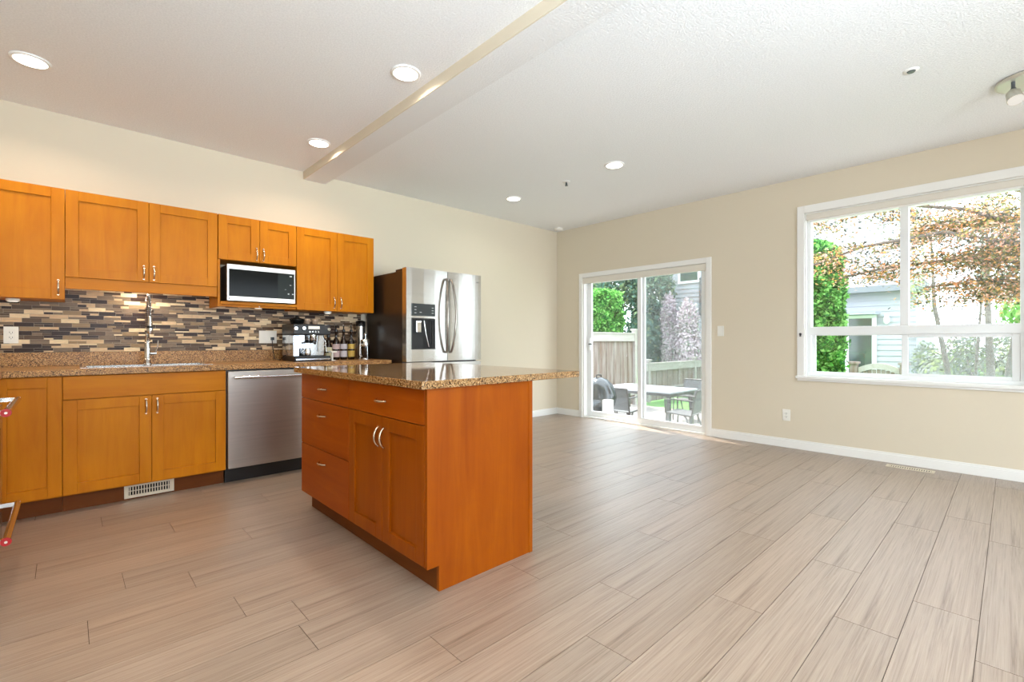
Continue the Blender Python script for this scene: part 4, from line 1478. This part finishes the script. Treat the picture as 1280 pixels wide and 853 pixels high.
def column_tree(x, y, z1, r, label, seed, mats=G_bright, n=15000, name='cedar_tree', size=0.05, group=None, cat='tree', cone=0.75):
    t_ = thing(name, (x, y, GZ), label, cat, group)
    R = np.random.default_rng(seed)
    u = R.uniform(0, 1, n)
    hgt = z1 - GZ
    z = GZ + 0.08 + u * (hgt - 0.08)
    rad = r * np.where(u < cone, 0.86 + 0.14 * np.sin(u * 3), np.sqrt(np.clip(1 - ((u - cone) / (1 - cone)) ** 2, 0, 1)) * 0.96)
    th = R.uniform(0, 2 * PI, n)
    lump = 1 + 0.10 * np.sin(th * 5 + z * 7) + 0.08 * np.sin(th * 9 - z * 13) + R.normal(0, 0.06, n)
    rr = rad * lump * np.sqrt(R.uniform(0.72, 1, n))
    pts = np.stack([x + rr * np.cos(th), y + rr * np.sin(th), z], 1)
    leaf_mesh('foliage', pts, size, mats, t_, seed)
    prof = []
    for i in range(14):
        uu = i / 13 * 0.97
        q = 0.80 * r * (0.9 if uu < cone else max(0.03, math.sqrt(max(0, 1 - ((uu - cone) / (1 - cone)) ** 2))))
        prof.append((q, 0.05 + uu * hgt * 0.98))
    MB().lathe((x, y, GZ), prof, 18).build('inner_growth', mats[-1] if mats is not G_dark else mats[1], t_)
    MB().tube([(x, y, GZ), (x, y, GZ + 0.3)], 0.08, 8).build('trunk', M_bark, t_)
    return t_


def blob_tree(x, y, z0, blobs, label, seed, mats, n, size, name='leafy_tree', trunk=True, weights=None, cat='tree', trunk_mat=None, group=None):
    """blobs: (cx, cy, cz, rx, ry, rz)"""
    t_ = thing(name, (x, y, GZ), label, cat, group)
    R = np.random.default_rng(seed)
    vol = np.array([b_[3] * b_[4] * b_[5] for b_ in blobs])
    cnt = (n * vol / vol.sum()).astype(int)
    P = []
    for b_, c in zip(blobs, cnt):
        d = R.normal(size=(c, 3))
        d /= np.linalg.norm(d, axis=1, keepdims=True)
        rad = R.uniform(0.35, 1.0, (c, 1)) ** 0.5
        P.append(np.array(b_[:3]) + d * rad * np.array(b_[3:]) * (1 + R.normal(0, 0.08, (c, 1))))
    leaf_mesh('foliage', np.concatenate(P), size, mats, t_, seed, weights=weights)
    if trunk:
        tb = MB()
        top = max(b_[2] for b_ in blobs)
        tb.tube([(x, y, GZ), (x + 0.05, y, (GZ + top) / 2), (x, y + 0.05, top)], [0.11, 0.08, 0.03], 8)
        for i, b_ in enumerate(blobs):
            tb.tube([(x, y, GZ + (b_[2] - GZ) * 0.45), ((x + b_[0]) / 2, (y + b_[1]) / 2, GZ + (b_[2] - GZ) * 0.75), b_[:3]], [0.05, 0.035, 0.012], 6)
        tb.build('trunk', trunk_mat or M_bark, t_)
    return t_


# beyond the patio door
column_tree(12.2, 9.05, 2.72, 0.80, 'bright green clipped cedar rising above the fence at left of patio door', 3, n=22000, size=0.055, cone=0.95)
blob_tree(14.0, 10.4, GZ, [(14.0, 10.4, 1.9, 1.0, 1.0, 1.6), (14.4, 10.1, 2.9, 1.0, 0.9, 1.0), (13.8, 10.5, 3.2, 0.9, 0.9, 0.9), (14.1, 9.75, 0.9, 0.45, 0.45, 1.3)],
          'loose dark green tree between the clipped cedar and the door mullion', 5, G_dark, 9000, 0.09)
blob_tree(14.6, 8.7, GZ, [(14.6, 8.7, 1.2, 0.75, 0.75, 1.4), (14.7, 8.6, 2.8, 0.7, 0.8, 1.1), (14.6, 8.9, 3.6, 0.6, 0.6, 0.6)],
          'blue green evergreen standing directly right of the door mullion', 6, G_dark, 12000, 0.08, weights=[3, 4, 1])
blob_tree(14.4, 7.75, GZ, [(14.4, 7.72, 0.7, 0.26, 0.30, 1.3), (14.4, 7.75, 1.9, 0.26, 0.28, 0.75)],
          'slender pale lilac shrub, the left one beside the blue green evergreen', 7, G_lilac, 6000, 0.045, name='flowering_shrub', weights=[5, 3, 1], cat='shrub')
blob_tree(14.2, 6.95, GZ, [(14.2, 7.0, 0.6, 0.45, 0.50, 1.1), (14.2, 7.0, 1.6, 0.32, 0.36, 0.8), (14.2, 7.02, 0.5, 0.4, 0.4, 0.9)],
          'broad pale lilac shrub in front of the neighbouring house wall', 8, G_lilac, 9000, 0.05, name='flowering_shrub', weights=[5, 3, 1], cat='shrub')

# beyond the window
column_tree(10.35, 2.58, 3.0, 0.46, 'bright green column cedar at the left side of the large window', 11, n=22000, size=0.045, cone=0.86)
# maple: branches sweep in from a trunk right of the window view
MX, MY = 8.9, -1.25
t_ = thing('maple_tree', (MX, MY, GZ), 'orange and olive leaved maple branches filling the upper window', 'tree')
R = np.random.default_rng(31)
br = []
br.append([(8.9, -1.25, 1.7), (8.4, -0.3, 2.35), (8.2, 0.4, 2.75), (8.0, 1.2, 2.95), (7.8, 2.2, 2.90)])
br.append([(8.9, -1.25, 1.5), (8.3, -0.2, 2.2), (8.1, 0.6, 2.48), (7.9, 1.4, 2.38), (7.8, 2.3, 2.08)])
br.append([(8.9, -1.25, 1.3), (8.5, -0.3, 2.0), (8.3, 0.4, 2.15), (8.2, 1.2, 2.10), (8.1, 1.7, 2.0)])
br.append([(8.9, -1.25, 1.3), (8.7, -0.5, 1.75), (8.5, 0.1, 1.86), (8.4, 0.8, 1.82)])
br.append([(8.9, -1.25, 2.1), (8.6, -0.4, 2.75), (8.4, 0.3, 3.15), (8.3, 1.2, 3.35), (8.2, 2.2, 3.25)])
br.append([(8.9, -1.25, 2.2), (8.9, -0.4, 2.6), (9.0, 0.4, 2.8), (9.1, 1.0, 2.75)])
br.append([(8.9, -1.25, 1.9), (9.2, -0.6, 2.2), (9.3, 0.1, 2.35), (9.3, 0.7, 2.25)])
tb = MB()
tb.tube([(MX, MY, GZ), (MX, MY, 1.0), (MX + 0.05, MY, 2.3), (MX, MY, 3.4)], [0.16, 0.13, 0.09, 0.03], 10)
for b_ in br:
    k = len(b_)
    tb.tube(b_, [0.030 * (1 - i / k) + 0.005 for i in range(k)], 7)
P = []
for bi, b_ in enumerate(br):
    A = np.array(b_)
    for q in range(36 if bi in (0, 3, 4, 5) else 26):
        s_ = R.uniform(0.22, 1.0) * (len(A) - 1)
        i = min(int(s_), len(A) - 2)
        c = A[i] + (A[i + 1] - A[i]) * (s_ - i)
        c = c + R.normal(0, 1, 3) * np.array([0.22, 0.10, 0.09])
        if R.uniform() < 0.5:
            tb.tube([tuple(A[i] + (A[i + 1] - A[i]) * (s_ - i)), tuple(c)], [0.008, 0.004], 5, cap=False)
        m_ = int(R.uniform(120, 220))
        off = R.normal(0, 1, (m_, 3)) * np.array([0.20, 0.19, 0.035])
        off[:, 2] += -0.28 * np.abs(off[:, 1]) - 0.15 * np.abs(off[:, 0])
        P.append(c + off)
tb.build('branches', M_bark, t_)
leaf_mesh('foliage', np.concatenate(P), 0.025, G_maple, t_, 33, flat=0.4, weights=[2.5, 6, 3.5, 6, 2], aspect=0.45)

# birches and hazy shrubs
for i, (x, y, lean, r) in enumerate(((12.6, 0.78, 0.10, 0.055), (12.9, 0.52, -0.04, 0.03), (12.3, 0.25, 0.02, 0.07), (13.1, 0.12, -0.08, 0.05), (13.4, -0.15, 0.03, 0.03), (12.8, -0.28, 0.05, 0.045))):
    lab = ['leaning pale birch, leftmost behind the right lower sash', 'thin birch stem right of the leaning birch', 'thickest pale birch trunk near the middle of the right sash',
           'birch leaning against the thickest trunk', 'thin distant birch stem near the right end of the sash', 'slim birch trunk, rightmost behind the lower sash'][i]
    bl = [(x - lean * 2 + R.uniform(-.2, .2), y + lean * 6 + R.uniform(-.1, .1), 1.9 + R.uniform(0, 1.8), 0.5, 0.5, 0.45) for _ in range(3)]
    t_ = thing('birch_tree', (x, y, GZ), lab, 'tree')
    tb = MB().tube([(x, y, GZ), (x, y + lean, 0.6), (x - 0.05, y + lean * 2.8, 1.8), (x, y + lean * 3.5, 3.6)], [r, r * 0.85, r * 0.6, 0.012], 8)
    for k in range(9):
        zz = 0.3 + k * 0.3
        a = R.uniform(0, 6.28)
        sx = 0.5 * math.cos(a)
        sy = 0.5 * math.sin(a)
        tb.tube([(x, y + lean * (zz + 0.5) / 1.1, zz), (x + sx * 0.5, y + lean * (zz + .5) / 1.1 + sy * 0.5, zz + 0.25), (x + sx, y + lean * (zz + .5) / 1.1 + sy, zz + 0.7)], [0.010, 0.007, 0.003], 5)
    tb.build('trunk', M_birch, t_)
    pts = np.concatenate([np.array(q[:3]) + np.clip(R.normal(0, 0.45, (160, 3)), -1, 1) * np.array([0.3, 0.22, 0.5]) for q in bl])
    leaf_mesh('foliage', pts, 0.035, G_mist, t_, 40 + i)
for i, (x, y, z, rx, ry, rz) in enumerate(((14.6, 1.2, 0.1, 0.5, 0.40, 0.8), (16.2, 0.7, 0.3, 0.6, 0.5, 1.0), (14.6, -0.1, 0.3, 0.5, 0.5, 0.9), (16.4, -0.9, 0.4, 0.7, 0.6, 1.1))):
    lab = ['silvery low shrub left behind the birches', 'silvery shrub rising in the middle behind the birches', 'sage coloured shrub right behind the birches', 'large sage shrub at the far right beyond the window'][i]
    blob_tree(x, y, GZ, [(x, y, z, rx, ry, rz), (x + .3, y + .2, z + .5, rx * .7, ry * .7, rz * .6)], lab, 60 + i, G_mist, 2600, 0.05, name='garden_shrub', cat='shrub')
blob_tree(10.9, -0.25, GZ, [(10.9, -0.22, 1.55, 0.5, 0.42, 0.30), (10.9, -0.6, 1.9, 0.5, 0.4, 0.3)], 'lime green leafy tree low at right edge of the window view', 70, [G_bright[0], G_mist[2], G_bright[1]], 1800, 0.045)

bpy.data.objects.remove(bpy.data.objects['garden_shed_window'])

# ---- patio furniture -----------------------------------------------------
M_alu = mat('grey_aluminium', (96, 95, 94), 0.4, metal=0.5)
M_sling = mat('grey_sling_fabric', (120, 122, 122), 0.8, var=((2, 40, 2), (100, 102, 104), 0.2))
M_ttop = mat('pale_table_glass', (196, 200, 206), 0.3)
TXc, TYc, TZ = 7.95, 4.72, 0.22
t_ = thing('patio_table', (TXc, TYc, GZ), 'pale topped rectangular patio table seen through the sliding door', 'table')
MB().box(TXc - 0.5, TYc - 0.75, TZ - 0.03, TXc + 0.5, TYc + 0.75, TZ).build('table_top', M_ttop, t_, bevel=0.005)
MB().box(TXc - 0.46, TYc - 0.71, TZ - 0.08, TXc + 0.46, TYc + 0.71, TZ - 0.031).build('apron', M_alu, t_)
for sx in (-1, 1):
    for sy in (-1, 1):
        MB().box(TXc + sx * 0.42 - 0.03, TYc + sy * 0.67 - 0.03, GZ, TXc + sx * 0.42 + 0.03, TYc + sy * 0.67 + 0.03, TZ - 0.08).build('leg', M_alu, t_)


def make_chair():
    """faces +y in its own frame, seat height 0.43"""
    t_ = thing('patio_chair', (0, 0, 0), 'patio chair', 'chair', 'chairs around the patio table')
    f = MB()
    f.tube([(-0.26, 0.22, 0), (-0.26, 0.20, 0.43), (-0.26, -0.20, 0.40), (-0.26, -0.28, 0.80)], 0.014, 8)
    f.tube([(0.26, 0.22, 0), (0.26, 0.20, 0.43), (0.26, -0.20, 0.40), (0.26, -0.28, 0.80)], 0.014, 8)
    f.tube([(-0.26, -0.28, 0.80), (0.26, -0.28, 0.80)], 0.014, 8).tube([(-0.26, 0.20, 0.43), (0.26, 0.20, 0.43)], 0.012, 8)
    f.build('frame', M_alu, t_)
    for sx in (-1, 1):
        MB().tube([(sx * 0.26, -0.10, 0.41), (sx * 0.26, -0.26, 0.0)], 0.014, 8).build('rear_leg', M_alu, t_)
        MB().tube([(sx * 0.27, -0.23, 0.64), (sx * 0.28, 0.05, 0.66), (sx * 0.28, 0.22, 0.64), (sx * 0.26, 0.215, 0.42)], 0.014, 8).build('armrest', M_alu, t_)
    MB().add([(-0.25, 0.20, 0.44), (0.25, 0.20, 0.44), (0.25, -0.20, 0.41), (-0.25, -0.20, 0.41), (-0.25, 0.20, 0.432), (0.25, 0.20, 0.432), (0.25, -0.20, 0.402), (-0.25, -0.20, 0.402)],
             [(0, 1, 2, 3), (7, 6, 5, 4), (0, 4, 5, 1), (1, 5, 6, 2), (2, 6, 7, 3), (3, 7, 4, 0)]).build('seat', M_sling, t_)
    MB().add([(-0.25, -0.20, 0.43), (0.25, -0.20, 0.43), (0.25, -0.275, 0.785), (-0.25, -0.275, 0.785), (-0.25, -0.21, 0.43), (0.25, -0.21, 0.43), (0.25, -0.285, 0.785), (-0.25, -0.285, 0.785)],
             [(0, 1, 2, 3), (7, 6, 5, 4), (0, 4, 5, 1), (1, 5, 6, 2), (2, 6, 7, 3), (3, 7, 4, 0)]).build('backrest', M_sling, t_)
    return t_


ch0 = make_chair()
index_children()
chairs = [((7.40, 3.70), 0.12, 'grey sling patio chair with its back to the house, right of the table legs'),
          ((8.15, 3.62), -0.1, 'patio chair partly cut off by the right door frame'),
          ((7.00, 4.62), -PI / 2, 'patio chair beside the barbecue, arm rest showing'),
          ((9.15, 4.45), PI / 2, 'patio chair on the far side of the table'),
          ((7.95, 5.82), PI, 'patio chair at the fence end of the table')]
for i, ((x, y), rz, lab) in enumerate(chairs):
    o_ = ch0 if i == 0 else copy_tree(ch0)
    o_.location = (x, y, GZ)
    o_.rotation_euler = (0, 0, rz)
    o_['label'] = lab

# barbecue
BX, BY = 6.28, 4.60
t_ = thing('barbecue_grill', (BX, BY, GZ), 'black domed kettle barbecue outside the left patio door panel', 'barbecue')
M_enamel = mat('black_enamel', (38, 44, 48), 0.12, spec=0.7)
MB().lathe((BX, BY, GZ + 0.68), [(0.285, 0.0), (0.285, 0.015), (0.27, 0.10), (0.225, 0.21), (0.14, 0.29), (0.05, 0.325)], 32).build('lid', M_enamel, t_)
MB().lathe((BX, BY, GZ + 0.42), [(0.08, 0.0), (0.18, 0.04), (0.255, 0.14), (0.282, 0.255)], 32).build('bowl', M_enamel, t_)
MB().tube([(BX - 0.06, BY, GZ + 1.0), (BX - 0.06, BY, GZ + 1.045), (BX + 0.06, BY, GZ + 1.045), (BX + 0.06, BY, GZ + 1.0)], 0.011, 8).build('lid_handle', M_black, t_)
for a in (0.5, 2.6, 4.7):
    MB().tube([(BX + 0.20 * math.cos(a), BY + 0.20 * math.sin(a), GZ + 0.50), (BX + 0.28 * math.cos(a), BY + 0.28 * math.sin(a), GZ + 0.0)], 0.013, 8).build('leg', M_alu, t_)
t_ = thing('grill_side_box', (5.92, 4.17, GZ), 'small white box standing at the right side of the barbecue', 'box')
MB().box(5.86, 4.11, GZ, 5.98, 4.23, 0.21).build('carton', M_white, t_, bevel=0.004)
